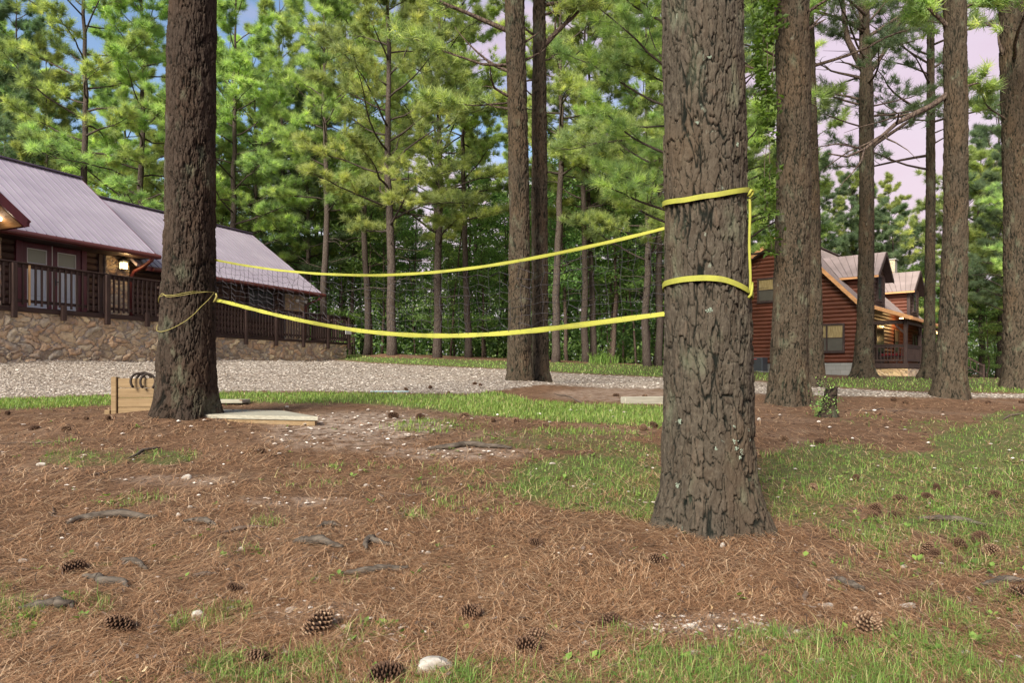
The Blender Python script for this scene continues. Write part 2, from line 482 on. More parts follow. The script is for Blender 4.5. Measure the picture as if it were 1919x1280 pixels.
M['maroon'] = wood_mat('maroon painted metal', (0.10, 0.022, 0.022), (0.15, 0.035, 0.032), 'x', 0.4, 0.5, 0.2)
M['maroon_door'] = wood_mat('maroon painted door', (0.085, 0.012, 0.022), (0.12, 0.02, 0.03), 'z', 0.35, 0.5, 0.3)
M['dark_trim'] = wood_mat('dark brown trim', (0.040, 0.026, 0.024), (0.075, 0.05, 0.045), 'z', 0.6)

def lumber(name, a, b, axis):
    k = NT(name)
    s3 = {'x': (3, 70, 70), 'y': (70, 3, 70)}[axis]
    n = k.noise(k.obj(s3), 1.0, 5, 0.6, 0.6)
    kn = k.n('ShaderNodeTexVoronoi'); k.l(k.obj((4.5, 4.5, 9)), kn.inputs['Vector']); kn.inputs['Scale'].default_value = 1.0
    c = k.mix(k.step(n, 0.3, 0.75), a, b)
    c = k.mix(k.step(kn.outputs['Distance'], 0.16, 0.07), c, (0.14, 0.07, 0.035))
    c = k.mix(k.math('MULTIPLY', k.step(k.noise(k.obj((3, 3, 3)), 1, 4), 0.5, 0.8), 0.4), c, (0.20, 0.17, 0.13))
    k.base(c).rough(0.8); k.bump(n, 0.3, 0.004)
    return k.m
M['lumber'] = lumber('yellow treated lumber', (0.15, 0.098, 0.05), (0.235, 0.162, 0.088), 'x')
M['lumber_grey'] = lumber('weathered grey lumber', (0.22, 0.205, 0.165), (0.33, 0.31, 0.25), 'x')

def metal_roof(name, c1, c2, rough=0.62):
    k = NT(name)
    n = k.noise(k.obj((1.2, 1.2, 1.2)), 1.0, 5, 0.6)
    k.base(k.mix(k.step(n, 0.3, 0.75), c1, c2)); k.rough(rough)
    k.b.inputs['Metallic'].default_value = 0.1
    k.spec(0.5)
    k.bump(k.noise(k.obj((4, 4, 4)), 1.0, 2), 0.08, 0.05)
    return k.m
M['roof_sky_tint'] = metal_roof('sky tinted grey metal roofing', (0.27, 0.235, 0.285), (0.34, 0.30, 0.35))  # lilac reflection of the pink sky is mixed into the base colour
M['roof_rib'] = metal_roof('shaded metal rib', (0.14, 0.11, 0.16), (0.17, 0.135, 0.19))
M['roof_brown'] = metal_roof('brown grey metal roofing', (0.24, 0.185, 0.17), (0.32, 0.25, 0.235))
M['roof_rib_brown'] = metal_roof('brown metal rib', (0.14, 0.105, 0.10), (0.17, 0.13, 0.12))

k = NT('yellow webbing')
w1 = k.noise(k.obj((400, 400, 60)), 1.0, 2)
w2 = k.noise(k.obj((9, 9, 9)), 1.0, 4)
k.base(k.mix(k.math('MULTIPLY', k.step(w2, .45, .7), .5), k.mix(w1, (0.25, 0.25, 0.030), (0.38, 0.375, 0.07)), (0.20, 0.19, 0.05))).rough(0.75)
k.trans((0.6, 0.58, 0.05), 0.15); k.bump(w1, 0.6, 0.003)
M['yellow'] = k.m
k = NT('faded yellow cord'); k.base((0.26, 0.22, 0.07)).rough(0.8); M['cord'] = k.m
k = NT('black net twine'); k.base((0.045, 0.04, 0.045)).rough(0.8); M['net'] = k.m

k = NT('window glass dark'); k.base((0.035, 0.045, 0.05)).rough(0.12).spec(0.6); M['glass'] = k.m
k = NT('insect screen glass'); k.base(k.mix(k.noise(k.obj((1, 1, 1)), 3.0, 3), (0.06, 0.055, 0.045), (0.11, 0.10, 0.08))).rough(0.4); M['screen'] = k.m
k = NT('glowing curtain behind glass')
c_ = k.mix(k.step(k.noise(k.obj((22, 22, 3)), 1.0, 3), 0.35, 0.7), (0.20, 0.145, 0.06), (0.30, 0.23, 0.11))
k.base(c_).rough(0.3)
k.l(c_, k.b.inputs['Emission Color']); k.b.inputs['Emission Strength'].default_value = 0.05  # faint emission gives the curtain its glow; no lamp stands behind it
M['curtain'] = k.m
k = NT('door glass with blinds')
wv = k.n('ShaderNodeTexWave'); wv.bands_direction = 'Z'; wv.inputs['Scale'].default_value = 12; k.l(k.obj(), wv.inputs['Vector'])
k.base(k.mix(wv.outputs['Fac'], (0.42, 0.48, 0.55), (0.58, 0.64, 0.70))).rough(0.2).spec(0.6)
M['blinds'] = k.m
k = NT('grey green blinds'); k.base((0.30, 0.31, 0.24)).rough(0.25).spec(0.5); M['blinds_top'] = k.m
k = NT('white painted edge'); k.base((0.62, 0.62, 0.60)).rough(0.5); M['white'] = k.m
k = NT('concrete block')
br = k.n('ShaderNodeTexBrick'); k.l(k.obj((1, 1, 1), (R(90), 0, 0)), br.inputs['Vector'])
br.inputs['Scale'].default_value = 1.0; br.inputs['Brick Width'].default_value = 0.42; br.inputs['Row Height'].default_value = 0.21; br.inputs['Mortar Size'].default_value = 0.008
br.inputs['Color1'].default_value = (0.36, 0.35, 0.33, 1); br.inputs['Color2'].default_value = (0.30, 0.295, 0.28, 1); br.inputs['Mortar'].default_value = (0.22, 0.21, 0.2, 1)
k.base(k.mix(k.math('MULTIPLY', k.noise(k.obj(), 6.0, 4), 0.4), br.outputs['Color'], (0.2, 0.18, 0.15))).rough(0.95)
M['block'] = k.m
k = NT('black painted metal'); k.base((0.03, 0.032, 0.035)).rough(0.45).spec(0.5); M['black'] = k.m
k = NT('dark metal grille'); k.base((0.07, 0.08, 0.09)).rough(0.5); M['grille'] = k.m
k = NT('rusty dark iron'); k.base(k.mix(k.noise(k.obj(), 60.0, 4), (0.012, 0.009, 0.008), (0.035, 0.022, 0.016))).rough(0.7); M['iron'] = k.m
def emit(name, c, s):
    k = NT(name); k.base(c); k.b.inputs['Emission Color'].default_value = tuple(c) + (1,); k.b.inputs['Emission Strength'].default_value = s
    return k.m
M['lamp'] = emit('lit lamp glass', (1.0, 0.70, 0.34), 1.6)
M['lamp_white'] = emit('lit white lamp', (1.0, 0.88, 0.72), 4.0)
k = NT('pine cone scales')
t = k.attr('tint')
oi = k.n('ShaderNodeObjectInfo'); t = k.math('MULTIPLY', t, k.math('MULTIPLY_ADD', oi.outputs['Random'], .35, .72))
k.base(k.ramp(t, [(0.0, (0.035, 0.018, 0.012)), (0.55, (0.06, 0.032, 0.020)), (0.85, (0.13, 0.075, 0.045)), (0.95, (0.17, 0.105, 0.065)), (1.0, (0.27, 0.19, 0.125))])).rough(0.75).spec(0.2)
M['cone'] = k.m
k = NT('pale limestone')
k.base(k.mix(k.step(k.noise(k.obj((14, 14, 14)), 1.0, 5), 0.4, 0.65), (0.36, 0.33, 0.295), (0.20, 0.16, 0.13))).rough(0.9)
k.bump(k.noise(k.obj((30, 30, 30)), 1.0, 5), 0.6, 0.01)
M['rock'] = k.m
k = NT('gravel pebbles')
k.base(k.ramp(k.attr('tint'), [(0, (0.11, 0.085, 0.065)), (0.35, (0.26, 0.21, 0.17)), (0.7, (0.40, 0.34, 0.29)), (1, (0.66, 0.60, 0.54))])).rough(0.9)
M['pebble'] = k.m
k = NT('weathered grey root wood')
n = k.noise(k.obj((12, 60, 60)), 1.0, 5, 0.65, 0.5)
k.base(k.mix(k.step(n, 0.3, 0.7), (0.030, 0.023, 0.018), (0.105, 0.085, 0.068))).rough(0.95); k.bump(n, 0.8, 0.006)
M['root'] = k.m
k = NT('dark stick bark'); n = k.noise(k.obj((40, 40, 40)), 1.0, 4); k.base(k.mix(n, (0.04, 0.028, 0.022), (0.14, 0.10, 0.075))).rough(0.95); k.bump(n, 0.5, 0.004)
M['stick'] = k.m
k = NT('pale blue plastic'); k.base((0.30, 0.42, 0.46)).rough(0.5); M['blue'] = k.m
k = NT('red sign paint'); k.base((0.45, 0.05, 0.04)).rough(0.5); M['red'] = k.m
k = NT('red brown cushion'); k.base((0.22, 0.02, 0.03)).rough(0.8); M['cushion'] = k.m
# ------------------------------------------------------------------ terrain heights
TT = np.array([-0.75, -0.4, -0.15, 0.15, 0.4, 0.75])
YY = np.array([0, 1.5, 3.2, 6.5, 9, 12, 16, 20, 25, 30, 35, 45, 70, 140])
TAB = np.array([
 [0, .13, .28, .56, .67, .95, 1.36, 1.42, 1.5, 1.6, 1.8, 2.0, 2.1, 2.2],
 [0, .13, .28, .57, .69, .88, 1.16, 1.40, 1.45, 1.62, 1.9, 2.15, 2.2, 2.2],
 [0, .13, .28, .57, .69, .80, .98, 1.18, 1.45, 1.72, 1.98, 2.2, 2.3, 2.3],
 [0, .13, .28, .55, .66, .76, .88, 1.03, 1.25, 1.42, 1.55, 1.7, 1.8, 1.8],
 [0, .13, .27, .46, .55, .64, .76, .92, .95, .96, 1.0, 1.1, 1.1, 1.1],
 [0, .12, .24, .41, .49, .59, .66, .75, .78, .76, .68, .65, .6, .6]])
_ty = np.linspace(0, 140, 1401); _tt = np.linspace(-0.75, 0.75, 61)
_a = np.stack([np.interp(_ty, YY, r) for r in TAB])
_a = np.stack([np.interp(_tt, TT, _a[:, j]) for j in range(len(_ty))], 1)
def _blur(a, n, ax):
    k_ = np.hanning(2 * n + 3)[1:-1]; k_ /= k_.sum()
    pad = [(0, 0), (0, 0)]; pad[ax] = (n, n)
    ap = np.pad(a, pad, mode='edge')
    return np.apply_along_axis(lambda m: np.convolve(m, k_, 'valid'), ax, ap)
_a = _blur(_blur(_a, 9, 1), 3, 0)
MOUNDS = [(0.93, 3.25, 0.80, 0.02), (-3.12, 6.5, 1.1, 0.07), (0.08, 11.6, 1.5, 0.13), (3.7, 8.9, 1.3, 0.10), (6.4, 10.7, 1.3, 0.10),
          (-4.7, 26.5, 2.0, 0.25), (9.6, 13.2, 1.3, 0.12), (8.2, 20.6, 2.0, 0.10), (4.25, 8.0, 0.6, 0.08)]
def ground_z(x, y):
    x = np.asarray(x, float); y = np.asarray(y, float)
    t = np.clip(x / np.maximum(y, 2.0), -0.7499, 0.7499)
    yy = np.clip(y, 0, 139.9)
    ft = (t + 0.75) / 1.5 * 60; fy = yy / 0.1
    i = np.clip(ft.astype(int), 0, 59); j = np.clip(fy.astype(int), 0, 1399)
    u = ft - i; v = fy - j
    z = (_a[i, j] * (1 - u) + _a[i + 1, j] * u) * (1 - v) + (_a[i, j + 1] * (1 - u) + _a[i + 1, j + 1] * u) * v
    near = np.clip(y, 0, 12) / 12
    z = z + (fbm(x * 1.1, y * 1.1, 3, 3) - 0.5) * 0.07 + (fbm(x * 6, y * 6, 3, 8) - 0.5) * 0.038 * (1.1 - near)
    for mx_, my_, mr, mh in MOUNDS:
        d2 = ((x - mx_) ** 2 + (y - my_) ** 2) / (mr * mr)
        z = z + mh * np.exp(-2.2 * d2)
    return z
def px_of(x, y, z):
    yy = np.maximum(y, 0.3)
    return CX + FPX * x / yy, HY - FPX * (z - CAMZ) / yy
def hit(px, py):
    """where the ray through a photo pixel meets the ground"""
    px = np.asarray(px, float); py = np.asarray(py, float)
    shp = px.shape; px = px.ravel(); py = py.ravel()
    t = (px - CX) / FPX; s = (HY - py) / FPX
    ys = np.geomspace(0.8, 60, 150)
    done = np.zeros(len(px), bool); ry = np.full(len(px), 60.0)
    act = np.arange(len(px)); lo = np.full(len(px), 0.8)
    for k_ in range(len(ys)):
        y = ys[k_]
        ta = t[act]; sa = s[act]
        g = ground_z(ta * y, np.full(len(act), y))
        bl = (CAMZ + sa * y) < g
        if bl.any():
            ib = act[bl]; a = np.full(len(ib), ys[max(k_ - 1, 0)]); b_ = np.full(len(ib), y)
            for _ in range(5):
                m = (a + b_) * .5; under = (CAMZ + s[ib] * m) < ground_z(t[ib] * m, m)
                b_ = np.where(under, m, b_); a = np.where(under, a, m)
            ry[ib] = (a + b_) * .5; done[ib] = True
            act = act[~bl]
        if len(act) == 0: break
    X = t * ry
    Z = ground_z(X, ry)
    return np.stack([X, ry, Z], -1).reshape(shp + (3,)), done.reshape(shp)
def hit1(px, py):
    p, _ = hit(np.array([px]), np.array([py])); return p[0]
def unp(px, py, D):
    return np.array([(px - CX) / FPX * D, D, CAMZ + (HY - py) / FPX * D])

# ------------------------------------------------------------------ cover masks (evaluated once at build time, stored on the ground itself)
def lerp_poly(px, pts):
    a = np.array(pts, float); return np.interp(px, a[:, 0], a[:, 1])
GR_NEAR = [(-600, 752), (0, 746), (250, 738), (450, 733), (620, 733), (760, 737), (880, 738), (960, 728), (1020, 720), (1130, 727), (1240, 729), (1400, 737), (1560, 742), (1750, 745), (2500, 750)]
GR_FAR = [(-600, 640), (0, 655), (300, 664), (640, 676), (700, 681), (800, 686), (950, 693), (1100, 702), (1240, 708), (1400, 714), (1550, 727), (1700, 735), (1850, 738), (2500, 745)]
def field_gravel(px, py):
    n = lerp_poly(px, GR_NEAR); f = lerp_poly(px, GR_FAR)
    return np.clip(np.minimum((n - py) / 8.0, (py - f) / 5.0) * 0.5 + 0.5, 0, 1)
# ellipses: cx, cy, rx, ry, strength
G_EL = [(1110, 905, 190, 62, 1.0), (1230, 930, 110, 60, 1.0), (880, 905, 150, 28, .45), (1010, 890, 70, 25, .6), (1700, 900, 330, 62, 1.0), (1560, 880, 170, 55, 1.0), (1880, 930, 200, 110, 1.0), (1800, 960, 150, 55, .8), (1640, 1000, 90, 30, .55), (1560, 970, 60, 30, .6),
        (1850, 830, 130, 40, .8), (1760, 800, 90, 18, .5), (1900, 790, 80, 25, .7), (1620, 790, 60, 14, .35), (1900, 1040, 130, 45, .65),
        (160, 860, 110, 20, .6), (300, 858, 90, 18, .65), (640, 880, 120, 14, .3), (1060, 825, 190, 26, .55), (820, 800, 120, 16, .4), (1180, 845, 90, 24, .6), (900, 940, 120, 30, .3), (560, 905, 110, 14, .25), (1700, 1060, 160, 40, .4), (250, 940, 120, 16, .22), (1500, 930, 90, 60, .8), (110, 835, 60, 10, .35), (820, 895, 80, 22, .38), (770, 965, 50, 16, .5), (930, 895, 50, 20, .4), (745, 885, 30, 14, .35),
        (190, 1058, 28, 8, .7), (430, 1160, 55, 25, .55), (360, 1180, 45, 18, .4), (20, 1150, 80, 55, .7), (160, 1145, 60, 25, .35), (560, 1270, 240, 48, .8), (330, 1310, 200, 40, .5), (950, 1300, 300, 55, .75), (1350, 1270, 350, 55, .9), (1700, 1250, 330, 75, .85),
        (1420, 1210, 150, 30, .5), (1180, 1200, 80, 22, .45), (1830, 1150, 160, 50, .45), (1000, 1190, 60, 20, .35), (700, 1190, 70, 22, .3), (1900, 1240, 200, 80, .7), (500, 985, 40, 14, .25), (450, 1040, 70, 16, .25), (630, 1090, 80, 14, .2)]
def field_grass(px, py):
    g = np.zeros_like(px)
    for cx, cy, rx, ry, s_ in G_EL:
        d = ((px - cx) / rx) ** 2 + ((py - cy) / ry) ** 2
        g = np.maximum(g, s_ * (1 - sstep(0.35, 1.15, d)))
    n = lerp_poly(px, GR_NEAR); f = lerp_poly(px, GR_FAR)
    lo = lerp_poly(px, [(-600, 790), (0, 775), (230, 764), (420, 762), (620, 762), (700, 765), (900, 785), (1100, 800), (1240, 808), (1300, 800), (1400, 760), (2500, 740)])
    strip = np.clip(np.minimum((py - n) / 5.0, (lo - py) / 14.0), 0, 1)
    strip *= np.where((px > 930) & (py < lerp_poly(px, [(930, 735), (1000, 752), (1100, 758), (1240, 762), (1400, 790)])), 0.1, 1)
    strip = np.where(px > 1300, 0, strip)
    g = np.maximum(g, strip)
    top = lerp_poly(px, [(-600, 600), (640, 655), (700, 668), (950, 675), (1240, 683), (1400, 690), (1560, 708), (1700, 704), (1919, 708), (2500, 712)])
    far = np.clip(np.minimum((f - py) / 3.0, (py - top) / 3.0), 0, 1)
    g = np.maximum(g, far * np.where((px > 1250) & (px < 1900), 0.62, 0.95))
    return g
def field_bare(px, py):
    g = np.zeros_like(px)
    for cx, cy, rx, ry, s_ in [(680, 800, 180, 30, .8), (600, 1150, 120, 30, .6), (850, 850, 160, 14, .6), (560, 940, 120, 10, .5), (700, 1190, 150, 20, .4), (1100, 780, 100, 12, .4), (1320, 1172, 150, 26, .9), (1430, 1190, 120, 22, .7), (330, 900, 120, 12, .4), (640, 820, 160, 30, .5), (1150, 740, 130, 14, .5)]:
        d = ((px - cx) / rx) ** 2 + ((py - cy) / ry) ** 2
        g = np.maximum(g, s_ * (1 - sstep(0.3, 1.3, d)))
    return g
def masks(x, y, z=None):
    if z is None: z = ground_z(x, y)
    px, py = px_of(x, y, z)
    front = (y > 1.2)
    gv = np.where(front, field_gravel(px, py), 0)
    gs = np.where(front, field_grass(px, py), 0.35)
    br = np.where(front, field_bare(px, py), 0)
    return gv, gs, br

ys = np.concatenate([np.array([-300, -120, -50, -22, -10, -5, -2.5, -1.2, -0.3]), np.geomspace(0.3, 60, 620), np.geomspace(62, 420, 40)])
ts = np.linspace(-1, 1, 560)
ts = np.sign(ts) * (np.abs(ts) * 0.9 + np.abs(ts) ** 6 * 1.6)
GX = ts[None, :] * (np.maximum(ys, 0)[:, None] + 1.6) + 0 * ys[:, None]
GX = np.where(ys[:, None] < 0, ts[None, :] * (1.6 + np.abs(ys)[:, None] * 1.0), GX)
GY = np.repeat(ys[:, None], len(ts), 1)
GZ = ground_z(GX, GY)
gv, gs, br = masks(GX, GY, GZ)
b = MB(); b.grid(np.stack([GX, GY, GZ], -1), gravel=gv, grass=gs, bare=br)
tag(b.build('ground', M['ground'], smooth=True), kind='structure', label='yard floor of red pine straw and soil with a crushed gravel drive')

# ------------------------------------------------------------------ ground cover
def screen_sample(n, y0, y1, seed, x0=-260, x1=2180, power=1.0):
    r = np.random.default_rng(seed)
    px = r.uniform(x0, x1, n); py = y0 + (y1 - y0) * r.uniform(0, 1, n) ** power
    p, ok = hit(px, py)
    return p[ok], px[ok], py[ok], r

def ribbons(name, mat, P, ang, length, width, lift, bend, tint, tilt=None, seg=3, up=0.0):
    """thin curved strips lying on the ground (up = 0) or standing (up > 0)"""
    n = len(P)
    r = np.random.default_rng(5)
    d = np.stack([np.cos(ang), np.sin(ang)], -1)
    s = np.stack([-np.sin(ang), np.cos(ang)], -1)
    rows = []
    for k_ in range(seg + 1):
        f = k_ / seg
        if up:
            cx = P[:, 0] + d[:, 0] * length * bend * f * f
            cy = P[:, 1] + d[:, 1] * length * bend * f * f
            cz = P[:, 2] - 0.006 + length * up * (f - 0.35 * bend * f * f)
            w = width * (1 - f) ** 0.7 * 0.5
        else:
            off = (f - 0.5) * length; cv = bend * length * (f - 0.5) ** 2 * 2
            cx = P[:, 0] + d[:, 0] * off + s[:, 0] * cv
            cy = P[:, 1] + d[:, 1] * off + s[:, 1] * cv
            cz = ground_z(cx, cy) + lift + tilt * (f - 0.5) * length
            cz = np.maximum(cz, ground_z(cx, cy) + 0.002)
            w = width * 0.5 * np.ones(n)
        rows.append(np.stack([cx - s[:, 0] * w, cy - s[:, 1] * w, cz], -1))
        rows.append(np.stack([cx + s[:, 0] * w, cy + s[:, 1] * w, cz], -1))
    V = np.stack(rows, 1)                      # n, 2(seg+1), 3
    m = 2 * (seg + 1)
    base = (np.arange(n) * m)[:, None, None]
    q = np.array([[2 * i, 2 * i + 1, 2 * i + 3, 2 * i + 2] for i in range(seg)])[None]
    b = MB(); b.add(V.reshape(-1, 3), (base + q).reshape(-1, 4), tint=np.repeat(tint, m))
    return b.build(name, mat)

# fallen needles
P, px, py, r = screen_sample(190000, 742, 1400, 21, power=0.95)
gv, gs, br = masks(P[:, 0], P[:, 1], P[:, 2])
keep = r.uniform(0, 1, len(P)) > np.clip(gv * .94 + gs * 0.45 + br * 0.60 + (fbm(P[:, 0] * 2.5, P[:, 1] * 2.5, 3, 31) < 0.42) * 0.35, 0, 0.97)
P = P[keep]; n = len(P)
wd = np.maximum(0.0009, 0.00040 * P[:, 1])
flow = fbm(P[:, 0] * 1.6, P[:, 1] * 1.6, 2, 77) * 9.0
ribbons('fallen_needles', M['straw'], P, flow + r.normal(0, 0.9, n), r.uniform(0.05, 0.15, n), wd * r.uniform(.8, 1.3, n), r.uniform(0.001, 0.020, n),
        r.normal(0, 0.25, n), np.clip(r.beta(1.3, 1.3, n), 0, 1), tilt=r.normal(0, 0.14, n))
tag(bpy.data.objects['fallen_needles'], 'loose carpet of red brown pine needles over the yard', kind='stuff')

# twigs, bark flakes and dead leaves lying in the straw
P, px, py, r = screen_sample(4200, 765, 1380, 33)
gv, gs, br = masks(P[:, 0], P[:, 1], P[:, 2]); P = P[gv < .5]; n = len(P)
leaf = r.uniform(0, 1, n) < .28
ribbons('twig_litter', M['litter'], P, r.uniform(0, 6.28, n), np.where(leaf, r.uniform(.012, .03, n), r.uniform(.02, .10, n)), np.where(leaf, r.uniform(.006, .014, n), r.uniform(.0016, .0042, n)) * np.clip(P[:, 1] / 3, .8, 1.8),
        r.uniform(0.006, 0.022, n), r.normal(0, 0.3, n), np.where(leaf, r.uniform(.3, 1, n), r.uniform(0, .82, n)), tilt=r.normal(0, 0.12, n))
tag(bpy.data.objects['twig_litter'], 'twigs, bark flakes and dead leaves strewn over the straw', kind='stuff')
# grass
P, px, py, r = screen_sample(330000, 738, 1400, 22, power=1.0)
gv, gs, br = masks(P[:, 0], P[:, 1], P[:, 2])
pt = fbm(P[:, 0] * 5.5, P[:, 1] * 5.5, 4, 41)
dens = np.clip(gs * 1.35 + (pt - 0.5) * 2.6 * (gs < 0.97) - 0.12, 0, 1) * (gs > 0.12) * (gv < 0.55)
dens = dens * np.where(gs > 0.7, np.clip(0.5 + (pt - 0.35) * 3.0, 0.45, 1), 1)
pt2 = fbm(P[:, 0] * 22, P[:, 1] * 22, 2, 141)
dens = dens * np.maximum(np.clip((pt2 - .40) * 5.5, .06, 1), np.where(gs > .8, .55, 0))
keep = r.uniform(0, 1, len(P)) < dens * 0.95
P = P[keep]; pt = pt[keep]; gs = gs[keep]; n = len(P)
hgt = r.uniform(0.015, 0.055, n) * (0.7 + 0.8 * pt) * np.where(r.uniform(0, 1, n) < 0.05, 1.7, 1) * np.where(P[:, 1] < 2.3, 1.1, 1.0)
ribbons('lawn_grass', M['grass'], P, r.uniform(0, 6.28, n), hgt, np.maximum(0.0026, 0.0009 * P[:, 1]) * r.uniform(.7, 1.3, n), 0, r.uniform(0.1, 1.3, n),
        np.clip(r.normal(0.45, 0.22, n) + (r.uniform(0, 1, n) < 0.12) * 0.5, 0, 1), up=1.0)
tag(bpy.data.objects['lawn_grass'], 'patchy short green grass growing through the pine straw', kind='stuff')
# the denser green strip along the near gravel edge
P, px, py, r = screen_sample(110000, 730, 815, 29)
gv, gs, br = masks(P[:, 0], P[:, 1], P[:, 2])
pt = fbm(P[:, 0] * 2.5, P[:, 1] * 2.5, 3, 45)
keep = (r.uniform(0, 1, len(P)) < np.clip(gs * 1.3 - .25 + (pt - .5) * 1.2, 0, 1)) & (gs > .35) & (gv < .5) & (px < 1290)
P = P[keep]; n = len(P)
ribbons('strip_grass', M['grass'], P, r.uniform(0, 6.28, n), r.uniform(0.03, 0.08, n), 0.0012 * P[:, 1] * r.uniform(.8, 1.3, n), 0, r.uniform(0.1, 1.1, n),
        np.clip(r.normal(0.62, 0.2, n), 0, 1), up=1.0, seg=2)
tag(bpy.data.objects['strip_grass'], 'bright green grass strip along the near gravel edge', kind='stuff')
# far grass verge beyond the drive
P, px, py, r = screen_sample(60000, 664, 742, 23)
gv, gs, br = masks(P[:, 0], P[:, 1], P[:, 2])
keep = (r.uniform(0, 1, len(P)) < gs) & (gs > 0.4) & (P[:, 1] > 12)
P = P[keep]; n = len(P)
ribbons('verge_grass', M['grass'], P, r.uniform(0, 6.28, n), r.uniform(0.04, 0.10, n), 0.0011 * P[:, 1] * r.uniform(.8, 1.3, n), 0, r.uniform(0.1, 1.1, n),
        np.clip(r.normal(0.68, 0.2, n), 0, 1), up=1.0, seg=2)
tag(bpy.data.objects['verge_grass'], 'mown grass verge between the gravel drive and the wood', kind='stuff')

def pebbles(name, P, size, seed, tint=None, sink=0.3):
    r = np.random.default_rng(seed); n = len(P)
    base = np.array([(1, 0, 0), (0, 1, 0), (-1, 0, 0), (0, -1, 0), (.1, .1, .75), (0, 0, -.6), (.75, .7, .25), (-.7, .7, .2), (-.7, -.75, .3), (.7, -.7, .2)])
    f = np.array([(0, 6, 4), (6, 1, 4), (1, 7, 4), (7, 2, 4), (2, 8, 4), (8, 3, 4), (3, 9, 4), (9, 0, 4), (6, 0, 5), (1, 6, 5), (7, 1, 5), (2, 7, 5), (8, 2, 5), (3, 8, 5), (9, 3, 5), (0, 9, 5)])
    a = r.uniform(0, 6.28, n); ca, sa = np.cos(a), np.sin(a)
    j = r.uniform(0.7, 1.25, (n, len(base), 1)) * base[None]
    sx = size * r.uniform(.7, 1.5, n)
    x = j[..., 0] * sx[:, None]; y = j[..., 1] * size[:, None]; z = j[..., 2] * size[:, None] * r.uniform(.5, .9, n)[:, None]
    V = np.stack([x * ca[:, None] - y * sa[:, None] + P[:, 0:1], x * sa[:, None] + y * ca[:, None] + P[:, 1:2], z + P[:, 2:3] + (size * sink)[:, None]], -1)
    b = MB(); b.add(V.reshape(-1, 3), (np.arange(n)[:, None, None] * len(base) + f[None]).reshape(-1, 3), tint=np.repeat(r.uniform(0, 1, n) if tint is None else tint, len(base)))
    return b.build(name, M['pebble'])
P, px, py, r = screen_sample(60000, 655, 752, 24)
gv, gs, br = masks(P[:, 0], P[:, 1], P[:, 2])
keep = (gv > 0.5) & (r.uniform(0, 1, len(P)) < 0.75)
P = P[keep]
tag(pebbles('gravel', P, RNG.uniform(0.008, 0.022, len(P)) * np.clip(P[:, 1] / 13, .8, 1.5), 3), 'loose pale crushed stone of the drive', kind='stuff')
P, px, py, r = screen_sample(16000, 765, 1290, 25)
gv, gs, br = masks(P[:, 0], P[:, 1], P[:, 2])
keep = (r.uniform(0, 1, len(P)) < 0.035 + br * 0.8)
P = P[keep]
tag(pebbles('stone_chips', P, RNG.uniform(0.004, 0.013, len(P)) * np.clip(P[:, 1] / 4, .7, 2.0), 4, sink=.7, tint=RNG.uniform(.5, 1, len(P))), 'scattered white stone chips in the bare soil', kind='stuff')
# bark crumbs and litter
P, px, py, r = screen_sample(9000, 765, 1380, 26)
gv, gs, br = masks(P[:, 0], P[:, 1], P[:, 2])
P = P[gs < 0.5]
lit = pebbles('bark_litter', P, RNG.uniform(0.003, 0.009, len(P)) * np.clip(P[:, 1] / 4, .6, 2.0), 6, tint=RNG.uniform(0, .12, len(P)), sink=0.1)
lit.data.materials.clear(); lit.data.materials.append(M['cone'])
tag(lit, 'dark crumbs of bark and cone scales strewn in the straw', kind='stuff')

# broad weeds, small low rosettes in the straw
P, px, py, r = screen_sample(1500, 790, 1360, 27)
gv, gs, br = masks(P[:, 0], P[:, 1], P[:, 2])
P = P[(gs > 0.15) | (r.uniform(0, 1, len(P)) < 0.12)]
b = MB()
for p in P:
    nl = r.integers(4, 9); s0 = r.uniform(0.012, 0.03)
    for q in range(nl):
        a_ = r.uniform(0, 6.28); ln = s0 * r.uniform(.7, 1.4); w = ln * 0.32; el = r.uniform(0.1, 0.9)
        d = np.array([math.cos(a_) * math.cos(el), math.sin(a_) * math.cos(el), math.sin(el)]); sd = np.array([-math.sin(a_), math.cos(a_), 0])
        o_ = p + d * ln * 0.3 + (0, 0, .003)
        b.add([o_, o_ + d * ln * .5 + sd * w, o_ + d * ln + (0, 0, -ln * .15), o_ + d * ln * .5 - sd * w], [(0, 1, 2, 3)], tint=r.uniform(.0, .8))
tag(b.build('ground_weeds', M['grass']), 'small low weeds dotted over the straw', kind='stuff')
# ------------------------------------------------------------------ close-up pine trunks
def bark_cells(arc, h, per, cu, cv, seed):
    """plate relief 0..1 (0 = fissure) on an unrolled trunk; per = circumference"""
    nu = max(4, int(round(per / cu)))
    u = arc / per * nu
    v = h / cv
    a_ = arc / per * 6.2832; q = per / 6.2832
    X_ = np.cos(a_) * q; Y_ = np.sin(a_) * q
    w1 = fbm(h * 11 + X_ * 9, h * 3 + Y_ * 20, 4, seed) - .5
    w2 = fbm(X_ * 24 + 9 + h * 4, h * 9 + Y_ * 24, 4, seed + 5) - .5
    w3 = fbm(h * 2.6 + X_ * 3, Y_ * 4 - h * 1.3, 2, seed + 8) - .5
    f1, f2, pid = worley(u + w1 * 1.25 + w3 * 1.6, v + w2 * 2.2, nu, seed)
    return f2 - f1, pid
def tri_noise(th, h, q, fr, fv, oct_, seed):
    """noise that closes round the trunk"""
    return .5 * (fbm(np.cos(th) * q * fr + h * fv * .31, h * fv, oct_, seed) + fbm(np.sin(th) * q * fr - h * fv * .27 + 5, h * fv + 3, oct_, seed + 1))

